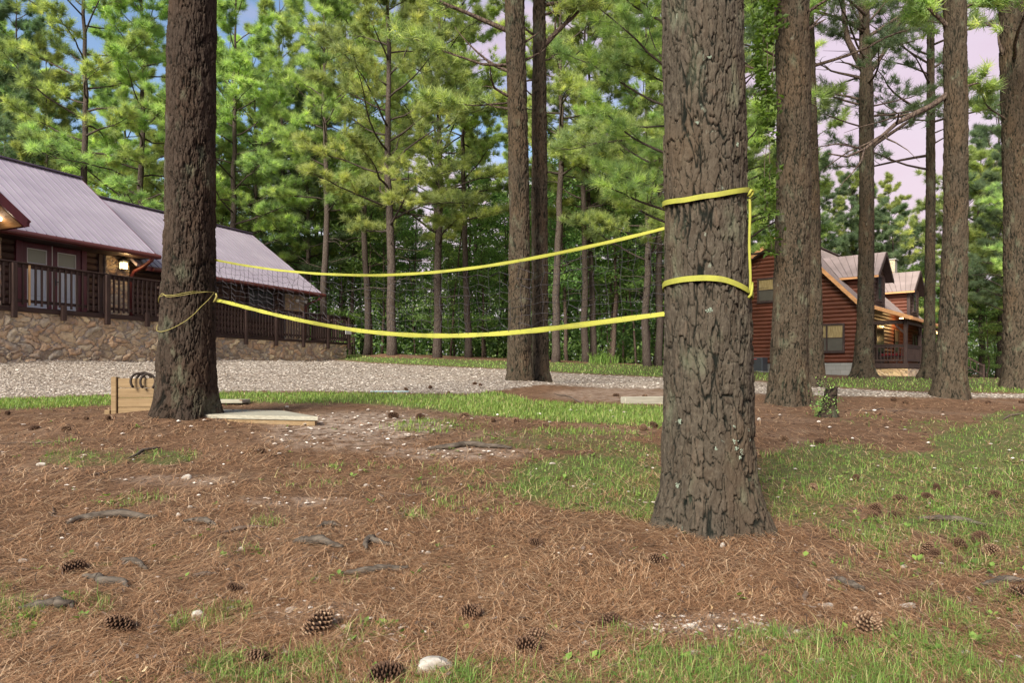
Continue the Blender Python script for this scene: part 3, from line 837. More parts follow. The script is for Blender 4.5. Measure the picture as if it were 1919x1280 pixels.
def trunk_mesh(prof, D, top, res_a, res_h, cell, depth, seed, flare=(0.25, 5), zb=None, hi_top=None, branches=()):
    """prof: list of (photo row, left x, right x); the trunk follows it, then rises to `top`"""
    prof = sorted(prof, key=lambda a: -a[0])
    zs = np.array([CAMZ + (HY - a[0]) / FPX * D for a in prof])
    cxs = np.array([((a[1] + a[2]) / 2 - CX) / FPX * D for a in prof])
    rs = np.array([(a[2] - a[1]) / 2 / FPX * D * .965 for a in prof])
    base = zs[0]
    z0 = base - 0.25
    # finer rows where it is seen
    hi = hi_top if hi_top else zs[-1] + 0.3
    zr = [z0]
    while zr[-1] < hi: zr.append(zr[-1] + res_h)
    while zr[-1] < top: zr.append(zr[-1] + 0.25)
    zr = np.array(zr)
    tr = rs[-1] * 0.45
    zs2 = np.append(zs, top); 
    slope = (cxs[-1] - cxs[-2]) / max(zs[-1] - zs[-2], .1) * 0.4 if len(cxs) > 1 else 0
    cx2 = np.append(cxs, cxs[-1] + np.clip(slope, -.03, .03) * (top - zs[-1])); rs2 = np.append(rs, tr)
    cx = np.interp(zr, zs2, cx2); rr = np.interp(zr, zs2, rs2)
    nb = max(3, int(0.4 / res_h)); kk = np.ones(nb) / nb
    ext = np.pad(cx, (nb, nb), mode='edge'); cx = np.convolve(ext, kk, 'same')[nb:-nb]
    ext = np.pad(rr, (nb // 2, nb // 2), mode='edge'); rr = np.convolve(ext, kk, 'same')[nb // 2: nb // 2 + len(zr)]
    na = int(res_a)
    th = np.arange(na) / na * 2 * math.pi
    TH, ZR = np.meshgrid(th, zr)
    RR = np.repeat(rr[:, None], na, 1)
    per = 2 * math.pi * float(np.mean(rs))
    arc = TH / (2 * math.pi) * per
    # roots: lobes near the ground
    hb = np.clip((ZR - base) / flare[0], -1, 4)
    lob = np.exp(-np.clip(hb, 0, 4) * 1.6) * (0.15 + 0.17 * np.cos(TH * flare[1] + seed) + 0.06 * np.cos(TH * 3 + 2 * seed))
    RR = RR * (1 + np.maximum(lob, -0.02)) * (1 + 0.035 * (fbm(np.cos(TH) * 1.5 + ZR * 1.2, np.sin(TH) * 1.5 + seed, 3, seed) - .5) * 2)
    e1, pid = bark_cells(arc, ZR, per, cell[0], cell[1], seed)
    e2, pid2 = bark_cells(arc, ZR, per, cell[0] * .45, cell[1] * .42, seed + 7)
    q_ = per / 6.2832
    wv = tri_noise(TH, ZR, q_, 26, 14, 2, seed + 31)
    gap = np.clip((wv - .36) * 4.0, 0.22, 1)                 # fissures open and close
    wd_ = .03 + .09 * gap
    fz = np.abs(tri_noise(TH, ZR, q_, 17, 2.6, 4, seed + 40) - .5)
    fz2 = np.abs(tri_noise(TH, ZR, q_, 24, 3.4, 4, seed + 44) - .5)
    fur = np.minimum(sstep(.002, .022, fz), sstep(.0, .016, fz2))      # long wandering furrows
    plate = sstep(.010, wd_, e1)
    cc_ = np.minimum(sstep(.0, .06 + .05 * gap, e1), 1 - (1 - fur) * .9)
    plate = (1 - (1 - plate) * (0.30 + 0.70 * gap)) * (.25 + .75 * fur)
    flake = sstep(0.0, 0.10, e2)
    # layered scales: contour steps, as pine bark sheds
    ly = tri_noise(TH, ZR, q_, 34, 11, 4, seed + 12) * 9 + pid * 3
    fr_ = ly - np.floor(ly); layer = (np.floor(ly) + sstep(.0, .22, fr_)) / 9
    edge = 1 - sstep(.0, .3, np.abs(fr_ - .12))
    fine = tri_noise(TH, ZR, q_, 120, 60, 3, seed + 2)
    big_ = tri_noise(TH, ZR, q_, 9, 3.0, 3, seed + 6)
    disp = depth * (plate * (.95 + 0.45 * pid) + 1.35 * (layer - .6) + 0.10 * flake + 0.30 * (fine - .5) + .8 * (big_ - .5))
    RR = RR + disp - depth * 1.3
    X = cx[:, None] + RR * np.sin(TH); Y = D - RR * np.cos(TH)
    P = np.stack([X, Y, ZR], -1)
    P = np.concatenate([P, P[:, :1]], 1)
    crack = np.clip(cc_ * .92 + .08 * flake, 0, 1); pidm = np.clip(0.55 * pid + 0.45 * pid2, 0, 1)
    cl = lambda m: np.concatenate([m, m[:, :1]], 1)
    b = MB(); b.grid(P, crack=cl(crack), pid=cl(pidm), layer=cl(edge * plate))
    return b, (zr, cx, rr)

def limb_pts(p0, az, el, length, r0, rng, n=7, droop=0.15, wig=0.06):
    pts = [np.array(p0, float)]; rad = [r0]
    a = az; e = el
    for i in range(n):
        a += rng.normal(0, wig * 1.6); e += rng.normal(0, wig) + droop * 0.5 / n
        d = np.array([math.cos(a) * math.cos(e), math.sin(a) * math.cos(e), math.sin(e)])
        pts.append(pts[-1] + d * length / n); rad.append(r0 * (1 - 0.85 * (i + 1) / n))
    return np.array(pts), np.array(rad)

# ------------------------------------------------------------------ foliage clouds
def tuft_mesh(C, Dv, size, nneed, width, rng, tint):
    """pine tufts: fans of thin needles round each shoot tip. C (n,3) Dv (n,3)"""
    n = len(C)
    v = rng.normal(0, 1, (n, nneed, 3)); v /= np.linalg.norm(v, axis=-1, keepdims=True)
    v = v + Dv[:, None, :] * 0.75; v[..., 2] += 0.12
    v /= np.linalg.norm(v, axis=-1, keepdims=True)
    ln = size[:, None, None] * rng.uniform(0.7, 1.15, (n, nneed, 1))
    s = np.cross(v, rng.normal(0, 1, (n, nneed, 3))); s /= np.linalg.norm(s, axis=-1, keepdims=True) + 1e-9
    o = C[:, None, :] + rng.normal(0, 0.02, (n, nneed, 3)) - Dv[:, None, :] * rng.uniform(0, .12, (n, nneed, 1))
    a = o - s * width * .5; b_ = o + s * width * .5; c = o + v * ln
    V = np.stack([a, b_, c], 2).reshape(-1, 3)
    F = np.arange(len(V)).reshape(-1, 3)
    t = np.repeat(tint, nneed * 3)
    return V, F, t

def branch_system(rng, p0, az, el, L_, r0, sub=7, tuft_per=5, droop=0.3, tw=0.0, start=0.35, wood=None, lod=5, flat=0.35):
    """one pine limb with side shoots: adds wood to `wood`, returns tuft centres and directions"""
    pts, rad = limb_pts(p0, az, el, L_, r0, rng, 8, droop, 0.09)
    wood.tube(pts, rad, lod)
    C = []; Dv = []
    seg = np.linspace(0, 1, len(pts))
    def at(f): return np.array([np.interp(f, seg, pts[:, k]) for k in range(3)])
    for i in range(sub):
        f = start + (1 - start) * (i + rng.uniform(0, .6)) / sub
        f = min(f, 1.0)
        side = 1 if i % 2 else -1
        d0 = at(min(1, f + .05)) - at(max(0, f - .05)); d0 /= np.linalg.norm(d0) + 1e-9
        a2 = math.atan2(d0[1], d0[0]) + side * rng.uniform(.5, 1.15)
        l2 = L_ * rng.uniform(.22, .38) * (1.15 - 0.6 * f)
        q, qr = limb_pts(at(f), a2, rng.uniform(.0, .45), l2, max(r0 * .3 * (1 - .5 * f), .006), rng, 4, .5, .12)
        wood.tube(q, qr, 3)
        for j in range(tuft_per):
            g = 0.35 + 0.65 * (j + rng.uniform(.2, 1)) / tuft_per
            g = min(g, 1)
            s_ = np.linspace(0, 1, len(q)); c = np.array([np.interp(g, s_, q[:, k]) for k in range(3)])
            dd = q[-1] - q[-2]; dd /= np.linalg.norm(dd) + 1e-9
            off = rng.normal(0, 1, 3) * l2 * .15; off[2] = abs(off[2]) * flat
            if j >= tuft_per - 1: off *= 0.2
            C.append(c + off); Dv.append(dd * .7 + off / (np.linalg.norm(off) + 1e-9) * .5 + np.array([0, 0, .35]))
    for j in range(3):
        C.append(pts[-1] + rng.normal(0, .06, 3)); Dv.append(pts[-1] - pts[-2])
    C = np.array(C); Dv = np.array(Dv); Dv /= np.linalg.norm(Dv, axis=1)[:, None] + 1e-9
    return C, Dv

def make_pine(seed, H, base, spread, limbs, r0, nneed=16, width=.016, tsize=.19, lean=0.0, dead=5, mat='needles', sub=8, tp=6, shape='cone'):
    """returns trunk, limb and crown meshes (as MB) for a proto pine standing at the origin"""
    rng = np.random.default_rng(seed)
    zz = np.linspace(-.3, H, 26)
    bx = np.cumsum(rng.normal(0, .035, 26)) + lean * zz; by = np.cumsum(rng.normal(0, .035, 26))
    bx -= bx[1]; by -= by[1]
    rr = r0 * (1 - 0.93 * np.clip(zz / H, 0, 1) ** 1.15) * (1 + .35 * np.exp(-np.clip(zz, 0, 9) * 3))
    tr = MB(); tr.tube(np.stack([bx, by, zz], -1), rr, 12)
    wood = tr; Cs = []; Ds = []; hs = []
    ga = rng.uniform(0, 6)
    for i in range(limbs):
        f = (i + rng.uniform(0, 1)) / limbs
        z = base + (H - base - .3) * f ** 1.05
        if shape == 'cone': ls = spread * (1.0 - 0.78 * f) * (0.75 + .5 * min(1, f * 5))
        else: ls = spread * (0.55 + 1.2 * f * (1 - f) * 1.6) * (1 - .55 * f ** 3)
        ls *= rng.uniform(.7, 1.2)
        ga += 2.399 + rng.normal(0, .4)
        x0 = np.interp(z, zz, bx); y0 = np.interp(z, zz, by)
        el = rng.uniform(.0, .35) + .65 * f
        C, Dv = branch_system(rng, (x0, y0, z), ga, el, ls, max(.02, r0 * .30 * (1 - .6 * f)), sub, tp, .25, wood=wood)
        Cs.append(C); Ds.append(Dv); hs.append(np.full(len(C), rng.uniform(-.14, .14)))
    for i in range(dead):
        z = base * rng.uniform(.45, 1.0); ga += 2.4
        x0 = np.interp(z, zz, bx); y0 = np.interp(z, zz, by)
        pts, rad = limb_pts((x0, y0, z), ga, rng.uniform(-.1, .4), rng.uniform(.5, 2.2), r0 * .13, rng, 6, .1, .16)
        wood.tube(pts, rad, 4)
        if rng.uniform() < .6:
            q, qr = limb_pts(pts[3], ga + rng.choice([-.8, .8]), .3, .9, r0 * .06, rng, 4, .1, .15); wood.tube(q, qr, 3)
    C = np.concatenate(Cs); Dv = np.concatenate(Ds); h = np.concatenate(hs)
    ti = np.clip(rng.normal(.48, .17, len(C)) + h, 0, 1)
    V, F, t = tuft_mesh(C, Dv, tsize * rng.uniform(.75, 1.2, len(C)), nneed, width, rng, ti)
    cr_ = MB(); cr_.add(V, F, tint=t)
    return tr, wood, cr_

def leaf_cloud(C, n_per, spread, size, rng, tint, flat=.5):
    n = len(C)
    o = C[:, None, :] + rng.normal(0, 1, (n, n_per, 3)) * (spread[:, None, None] * np.array([1, 1, flat]))
    nrm = rng.normal(0, 1, (n, n_per, 3)); nrm[..., 2] = np.abs(nrm[..., 2]) * 1.3 + .3
    nrm /= np.linalg.norm(nrm, axis=-1, keepdims=True)
    t1 = np.cross(nrm, rng.normal(0, 1, (n, n_per, 3))); t1 /= np.linalg.norm(t1, axis=-1, keepdims=True)
    t2 = np.cross(nrm, t1)
    s = size * rng.uniform(.6, 1.3, (n, n_per, 1))
    V = np.stack([o - t1 * s, o + t2 * s * .55 + nrm * s * .12, o + t1 * s, o - t2 * s * .55 + nrm * s * .12], 2).reshape(-1, 3)
    F = np.arange(len(V)).reshape(-1, 4)
    return V, F, np.clip(np.repeat(tint[:, None], n_per, 1) + rng.normal(0, .13, (n, n_per)), 0, 1).reshape(-1).repeat(4)

def make_broadleaf(seed, H, base, spread, r0, limbs=22, leaves=26, size=.075):
    rng = np.random.default_rng(seed)
    zz = np.linspace(-.2, H, 14)
    bx = np.cumsum(rng.normal(0, .07, 14)); by = np.cumsum(rng.normal(0, .07, 14)); bx -= bx[1]; by -= by[1]
    tr = MB(); tr.tube(np.stack([bx, by, zz], -1), r0 * (1 - .9 * np.clip(zz / H, 0, 1)), 8)
    wood = tr; Cs = []
    ga = 0
    for i in range(limbs):
        f = (i + rng.uniform(0, 1)) / limbs
        z = base + (H - base) * f
        ls = spread * (0.55 + 1.5 * f * (1 - f)) * rng.uniform(.65, 1.15)
        ga += 2.399 + rng.normal(0, .3)
        pts, rad = limb_pts((np.interp(z, zz, bx), np.interp(z, zz, by), z), ga, rng.uniform(.1, .6), ls, r0 * .28, rng, 6, -.1, .12)
        wood.tube(pts, rad, 4)
        for j in range(13):
            g = .25 + .75 * (j + rng.uniform(0, 1)) / 13
            c = np.array([np.interp(g, np.linspace(0, 1, len(pts)), pts[:, k_]) for k_ in range(3)])
            c = c + rng.normal(0, 1, 3) * np.array([.32, .32, .13]) * ls * .42
            Cs.append(c)
    C = np.array(Cs)
    V, F, t = leaf_cloud(C, leaves, rng.uniform(.16, .32, len(C)), size, rng, np.clip(rng.normal(.45, .2, len(C)), 0, 1), .35)
    cr_ = MB(); cr_.add(V, F, tint=t)
    return tr, wood, cr_

def plant(name, mbs, mats, loc, rz=0, s=1.0, label=None, cat='tree', group=None):
    tr, _w, cr_ = mbs
    e_ = empty(name, loc, rz, label, cat, group); e_.scale = (s, s, s)
    tr.build('trunk', M[mats[0]], e_, smooth=True)
    cr_.build('crown', M[mats[2]], e_)
    return e_
def replant(src, loc, rz, s, label, group=None, sz=None):
    c = src.copy(); col.objects.link(c)
    c.location = loc; c.rotation_euler = (0, 0, rz); c.scale = (s, s, sz or s)
    c['label'] = label
    if group: c['group'] = group
    elif 'group' in c.keys(): del c['group']
    for ch in src.children:
        d = ch.copy(); col.objects.link(d); d.parent = c
    return c
def gz1(x, y): return float(ground_z(np.array([x]), np.array([y]))[0])

# ---- near trunks, read row by row from the photograph
NEAR = {
 'left':   dict(D=6.42, prof=[(788, 283, 404), (770, 290, 403), (740, 294, 402), (700, 296, 402), (600, 304, 402), (500, 309, 402), (400, 312, 402), (300, 313, 402), (200, 315, 403), (100, 317, 403), (0, 321, 403)],
               top=16, res=300, rh=.011, cell=(.040, .110), depth=.016, seed=3, mat='bark_dark',
               label='thick dark pine trunk standing in front of the lodge, the yellow cord looped round it'),
 'big':    dict(D=3.22, prof=[(1012, 1222, 1448), (995, 1230, 1436), (975, 1236, 1426), (945, 1240, 1418), (900, 1242, 1415), (850, 1244, 1412), (700, 1245, 1409), (550, 1246, 1406), (400, 1246, 1400), (200, 1244, 1395), (0, 1242, 1391)],
               top=15, res=430, rh=.0050, cell=(.038, .105), depth=.0120, seed=14, mat='bark_big',
               label='largest and nearest pine trunk, wrapped by two yellow net straps'),
 'mid1':   dict(D=11.6, prof=[(733, 944, 1003), (715, 947, 999), (690, 950, 997), (600, 952, 995), (400, 955, 993), (200, 951, 989), (0, 946, 983)],
               top=19, res=150, rh=.022, cell=(.06, .12), depth=.018, seed=5, mat='bark_warm', label='left and nearer pine trunk of the close pair at the gravel edge'),
 'mid2':   dict(D=12.4, prof=[(724, 990, 1036), (705, 995, 1031), (660, 997, 1029), (400, 996, 1027), (200, 997, 1025), (0, 999, 1023)],
               top=18, res=130, rh=.024, cell=(.06, .12), depth=.017, seed=6, mat='bark_warm', label='right and thinner pine trunk of the close pair at the gravel edge'),
 'r5':     dict(D=8.7, prof=[(775, 1433, 1524), (755, 1438, 1521), (700, 1444, 1514), (600, 1449, 1514), (400, 1456, 1519), (200, 1457, 1519), (0, 1453, 1515)],
               top=17, res=220, rh=.014, cell=(.052, .10), depth=.017, seed=8, mat='bark_warm', label='pine trunk with leafy vine on its left side, just right of the strapped pine'),
 'r6':     dict(D=15.0, prof=[(728, 1505, 1552), (710, 1509, 1547), (690, 1511, 1545), (600, 1510, 1541), (400, 1504, 1537), (200, 1500, 1530), (0, 1495, 1524)],
               top=18, res=120, rh=.028, cell=(.06, .12), depth=.018, seed=9, mat='bark_warm', label='pine trunk half hidden behind the vine-hung pine, before the cabin gable'),
 'r9':     dict(D=10.5, prof=[(756, 1743, 1815), (740, 1748, 1812), (700, 1755, 1809), (600, 1763, 1810), (400, 1771, 1812), (200, 1772, 1811), (0, 1771, 1809)],
               top=18, res=170, rh=.020, cell=(.055, .11), depth=.017, seed=12, mat='bark_warm', label='straight flared pine trunk before the cabin porch end, second from the right edge'),
 'r10':    dict(D=13.0, prof=[(742, 1872, 1940), (725, 1878, 1932), (700, 1881, 1929), (600, 1884, 1927), (400, 1884, 1924), (200, 1880, 1921), (0, 1874, 1916)],
               top=18, res=150, rh=.024, cell=(.06, .12), depth=.017, seed=13, mat='bark_warm', label='pine trunk cut by the right edge of the view'),
 'r7':     dict(D=20.5, prof=[(706, 1597, 1642), (690, 1600, 1638), (600, 1607, 1637), (400, 1612, 1638), (200, 1611, 1637), (150, 1612, 1636)],
               top=11.2, res=80, rh=.035, cell=(.07, .14), depth=.018, seed=15, mat='bark_warm', label='pine forking into several limbs high up, standing before the cabin corner'),
 'r8':     dict(D=22.0, prof=[(703, 1724, 1757), (690, 1728, 1753), (600, 1733, 1752), (400, 1736, 1753), (250, 1737, 1752), (100, 1738, 1751), (0, 1739, 1750)],
               top=18, res=70, rh=.04, cell=(.07, .14), depth=.016, seed=16, mat='bark_warm', label='slim pine trunk before the porch, right of the forked pine'),
}
NT_ = {}
for key, s_ in NEAR.items():
    b, info = trunk_mesh(s_['prof'], s_['D'], s_['top'], s_['res'], s_['rh'], s_['cell'], s_['depth'], s_['seed'], hi_top=CAMZ + 700 / FPX * s_['D'] + .4)
    zr, cx, rr = info
    bx = float(cx[5]); bz = gz1(bx, s_['D'])
    e_ = empty('pine_tree', (bx, s_['D'], bz), 0, s_['label'], 'tree')
    b.build('trunk', M[s_['mat']], e_, smooth=True, shift=(-bx, -s_['D'], -bz))
    NT_[key] = (e_, info, s_)
def trunk_at(key, z):
    zr, cx, rr = NT_[key][1]
    return float(np.interp(z, zr, cx)), NT_[key][2]['D'], float(np.interp(z, zr, rr))

def add_limbs(key, specs, crown=None, mat='needles', tsize=.19, width=.015, nneed=30, seed=1):
    """specs: (photo row where it leaves the trunk, azimuth deg (0 = right, 90 = away), elevation, length, radius, foliated)"""
    e_, info, s_ = NT_[key]; rng = np.random.default_rng(seed * 31 + 5)
    Cs = []; Ds = []; parts = []
    for row, az, el, ln, rad, fol in specs:
        wood = MB(); parts.append(wood)
        z = CAMZ + (HY - row) / FPX * s_['D']
        x, y, r_ = trunk_at(key, z)
        if fol:
            C, Dv = branch_system(rng, (x, y, z), R(az), R(el), ln, rad, 8 if fol == 1 else 12, 6, .25, wood=wood, start=.3)
            Cs.append(C); Ds.append(Dv)
        else:
            pts, rd = limb_pts((x, y, z), R(az), R(el), ln, rad, rng, 7, .3, .14)
            wood.tube(pts, rd, 6)
            for q in range(int(ln / .5)):
                f = rng.integers(2, 6)
                w_, wr = limb_pts(pts[f], R(az) + rng.choice([-1, 1]) * rng.uniform(.4, 1), R(el) + rng.normal(0, .3), ln * .35, rad * .35, rng, 4, .1, .2)
                wood.tube(w_, wr, 4)
    if crown:
        z0, z1, nl, spread = crown
        wood = MB(); zz = np.linspace(z0 - .3, z1 + .3, 6); wood.tube([(trunk_at(key, z_)[0], s_['D'], z_) for z_ in zz], .03, 5)
        ga = seed
        for i in range(nl):
            f = (i + rng.uniform(0, 1)) / nl; z = z0 + (z1 - z0) * f; ga += 2.4 + rng.normal(0, .3)
            x, y, r_ = trunk_at(key, z)
            C, Dv = branch_system(rng, (x, y, z), ga, rng.uniform(.1, .4) + .6 * f, spread * (1 - .65 * f) * rng.uniform(.7, 1.15), .04, 8, 6, .25, wood=wood)
            Cs.append(C); Ds.append(Dv)
    o = e_.location
    for w_ in parts: w_.build('limb', M['bark_limb'], e_, smooth=True, shift=(-o[0], -o[1], -o[2]))
    if crown: wood.build('upper_limbs', M['bark_limb'], e_, smooth=True, shift=(-o[0], -o[1], -o[2]))
    if Cs:
        C = np.concatenate(Cs); Dv = np.concatenate(Ds)
        V, F, t = tuft_mesh(C, Dv, tsize * rng.uniform(.75, 1.2, len(C)), nneed, width, rng, np.clip(rng.normal(.5, .2, len(C)), 0, 1))
        b = MB(); b.add(V, F, tint=t)
        b.build('crown', M[mat], e_, shift=(-o[0], -o[1], -o[2]))
add_limbs('left', [], (9.5, 15.8, 12, 2.4), seed=1, nneed=12, width=.02)
add_limbs('big', [], (9.0, 14.8, 12, 2.4), seed=2, nneed=12, width=.02)
add_limbs('mid1', [(135, 175, 28, 1.4, .035, 0), (62, 165, 25, 2.6, .05, 1), (120, 15, 20, .8, .03, 0), (185, 200, 5, 1.0, .03, 0), (205, 150, -10, .7, .03, 0), (85, 20, 30, .5, .03, 0), (120, 170, 5, 2.4, .03, 2), (190, 175, 0, 1.6, .02, 1)],
          (7.2, 18.5, 18, 3.2), seed=3)
add_limbs('mid2', [(95, 10, 62, 1.6, .06, 0), (150, 160, 25, .5, .03, 0), (185, 165, 30, .4, .025, 0), (118, 10, 25, .45, .02, 0), (70, 200, 25, .6, .03, 0), (30, 0, 15, 1.0, .03, 1)], (7.6, 17.5, 16, 3.0), seed=4)
add_limbs('r5', [(138, 178, 20, .75, .03, 0), (80, 15, 30, .75, .05, 0), (150, 0, 2, .30, .012, 0), (40, 350, 35, .6, .03, 0), (268, 10, 15, .15, .015, 0)], (8.5, 16.5, 12, 2.4), seed=5)
add_limbs('r6', [(290, 20, 30, .8, .03, 0), (190, 160, 35, 1.0, .03, 0)], (6.6, 17.5, 20, 3.3), seed=6, mat='needles_blue')
add_limbs('r9', [(170, 5, 22, .45, .045, 0), (165, 195, -25, 3.0, .055, 0), (60, 185, 30, 1.2, .04, 1), (20, 10, 25, 1.0, .03, 1)], (6.4, 17.5, 19, 3.0), seed=7)
add_limbs('r10', [(125, 175, 45, .75, .06, 0), (90, 10, 10, .4, .05, 0), (230, 185, 10, 1.5, .02, 1), (60, 180, 20, 1.8, .03, 1)], (6.6, 17.5, 18, 3.4), seed=8)
add_limbs('r8', [(210, 190, 15, 3.0, .05, 2), (290, 170, -5, 3.6, .05, 1), (318, 190, 5, 3.4, .04, 1), (250, 10, 25, 1.6, .03, 0), (270, 0, 20, 2.0, .03, 0), (120, 160, 40, 3.0, .04, 1), (170, 30, 30, 2.4, .03, 1), (60, 200, 40, 2.4, .04, 1), (225, 195, 0, 3.2, .03, 1), (140, 185, 10, 3.6, .03, 0)], (9, 17.5, 18, 3.2), seed=9, tsize=.2, mat='needles_blue')
add_limbs('r7', [(140, 95, 78, 4.5, .14, 2), (140, 168, 68, 4.8, .11, 2), (115, 5, 42, 4.8, .10, 2), (150, 172, 30, 1.9, .05, 0), (188, 178, 8, 1.7, .045, 0), (285, 8, 34, 3.6, .07, 2), (325, 10, 48, .9, .04, 0), (145, 20, 55, 4.2, .08, 2), (135, 160, 40, 1.0, .05, 0), (372, 5, -4, .7, .03, 0),
                 (200, 12, 14, 3.0, .03, 1), (240, 185, 5, 2.2, .03, 1), (60, 190, 30, 3.6, .06, 2), (70, 350, 25, 3.6, .06, 2), (30, 200, 25, 3.2, .05, 2)], (8.6, 14.0, 15, 3.6), seed=10, tsize=.2, mat='needles_blue')
# ------------------------------------------------------------------ the wood behind
PR = []
for i, (H, base, spread, limbs, r0, shape) in enumerate([(18.5, 4.6, 4.0, 44, .21, 'cone'), (19.5, 6.6, 3.6, 38, .20, 'round'), (17.5, 4.2, 3.8, 42, .19, 'cone'), (20.0, 8.0, 3.8, 36, .21, 'round')]):
    PR.append(make_pine(100 + i, H, base, spread, limbs, r0 * .86, nneed=46, width=.018, tsize=.30, sub=9, tp=6, shape=shape, dead=7))
PS = [make_pine(140, 14.5, 3.0, 4.0, 38, .17, nneed=44, width=.021, tsize=.31, sub=9, tp=5), make_pine(141, 13.0, 2.2, 3.8, 36, .15, nneed=44, width=.021, tsize=.31, sub=9, tp=5, shape='round')]
BLV = [make_broadleaf(200, 10.5, 1.8, 3.0, .11, 26, 22, .085), make_broadleaf(201, 8.5, 1.2, 2.8, .09, 24, 24, .08), make_broadleaf(202, 12.0, 3.5, 3.2, .13, 26, 22, .09)]
BANK = {}
def proto_place(kind, idx, px, D, s=1.0, rz=0.0, label='', group=None, cat='tree', mats=None, name=None, sz=None):
    for _ in range(40):                       # keep clear of the cabin
        dx = (px - CX) / FPX * D - 16.3; dy = D - 32.0
        p_ = dx * .755 - dy * .656; q_ = dx * .656 + dy * .755
        if -12.5 < p_ < 4.5 and -2.5 < q_ < 18: D += .6
        else: break
    x = (px - CX) / FPX * D; z = gz1(x, D) - .05
    key = (kind, idx, mats)
    if key not in BANK:
        src = {'P': PR, 'S': PS, 'B': BLV}[kind][idx]
        m = mats or {'P': ('bark_far', 'bark_limb', 'needles'), 'S': ('bark_far', 'bark_limb', 'needles'), 'B': ('bark_limb', 'bark_limb', 'leaves')}[kind]
        nm = name or ('pine_tree' if kind != 'B' else 'broadleaf_tree')
        e_ = plant(nm, src, m, (x, D, z), rz, s, label, cat, group)
        if sz: e_.scale = (s, s, sz)
        BANK[key] = e_
        return e_
    return replant(BANK[key], (x, D, z), rz, s, label, group, sz)

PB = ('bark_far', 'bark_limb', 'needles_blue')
front = [
 # px, D, proto, scale, rot, mats, label
 (735, 26.0, 0, 1.00, 2.6, None, 'pale-barked pine on a straw mound at the far grass edge, nearest of the wood'),
 (605, 30.0, 1, 0.95, 0.4, None, 'slim pale pine rising behind the right end of the lodge deck'),
 (440, 31.0, 2, 1.05, 1.4, None, 'pine rising just behind the lodge roof, right of the dark trunk'),
 (270, 30.0, 2, 1.10, 3.3, None, 'layered pine close behind the lodge where its two roofs meet'),
 (150, 28.0, 3, 1.00, 5.0, None, 'thick pine behind the end of the upper lodge ridge'),
 (30, 36.0, 0, 1.05, 1.0, PB, 'dark bluish pine above the upper lodge roof at the left edge'),
 (-60, 32.0, 0, 1.10, 2.0, PB, 'bluish pine beyond the left edge of the view'),
 (690, 34.0, 1, 1.05, 4.0, None, 'dark pine between the deck end and the pale pine on its mound'),
 (820, 31.0, 0, 1.08, 5.4, None, 'pine with dark trunk right of the pale pine, behind the far grass'),
 (878, 33.0, 3, 0.95, 0.9, None, 'thin pine behind the far grass, left of the close pair'),
 (520, 37.0, 0, 1.05, 0.2, None, 'pine standing behind the lower roof ridge end of the lodge'),
 (640, 40.0, 3, 1.05, 3.6, None, 'tall pine deeper in, above the right corner of the lower lodge roof'),
 (1043, 30.0, 3, 1.00, 3.0, None, 'pine just right of the close pair, across the drive'),
 (1098, 32.5, 1, 1.00, 2.2, None, 'left one of two touching pines across the drive'),
 (1112, 33.2, 3, 0.92, 0.1, None, 'right one of two touching pines across the drive'),
 (1212, 30.0, 2, 1.05, 4.1, None, 'pine seen just left of the strapped pine, beside the brush heap'),
 (1234, 30.8, 1, 1.00, 5.2, None, 'pine half behind the strapped pine, beside the brush heap'),
 (1300, 15.5, 0, 0.80, 3.9, None, 'wide-limbed pine hidden behind the strapped trunk, its boughs reaching left'),
 (1840, 36.0, 0, 0.80, 2.7, None, 'pine beyond the cabin porch end, between the two rightmost trunks'),
 (1900, 39.0, 2, 0.85, 1.7, PB, 'bluish pine behind the rightmost trunk'),
 (1990, 33.0, 0, 0.90, 0.7, None, 'pine just beyond the right edge of the view'),
 (215, 34.0, 2, 0.80, 0.5, None, 'shorter full-crowned pine just above the step between the two lodge roofs'),
 (345, 33.0, 0, 0.82, 2.2, None, 'shorter pine hidden by the dark trunk, its boughs showing on both sides'),
 (480, 33.5, 2, 0.84, 4.4, None, 'shorter pine with low boughs above the end of the lower lodge roof'),
 (575, 35.0, 0, 0.80, 5.6, PB, 'shorter bluish pine just right of the lower lodge roof'),
 (1282, 19.5, 2, 0.95, 1.9, None, 'second pine hidden behind the strapped trunk, deeper than the wide-limbed one'),
 (1385, 27.0, 0, 0.98, 0.8, None, 'pine behind the right flank of the strapped trunk, left of the cabin gable'),
 (1480, 52.0, 0, 1.00, 4.8, None, 'tall pine behind the cabin roof peak'),
 (1668, 57.0, 2, 0.92, 2.8, None, 'pine rising behind the gap between the two cabin dormers'),
 (1600, 54.0, 0, 0.86, 0.3, PB, 'bluish pine behind the near dormer of the cabin'),
 (90, 35.0, 2, 0.90, 3.1, None, 'full-crowned pine above the middle of the upper lodge roof'),
]
for px, D, pi, s_, rz, mt, lab in front:
    proto_place('P', pi, px, D, s_, rz, lab, mats=mt)
r = np.random.default_rng(900)
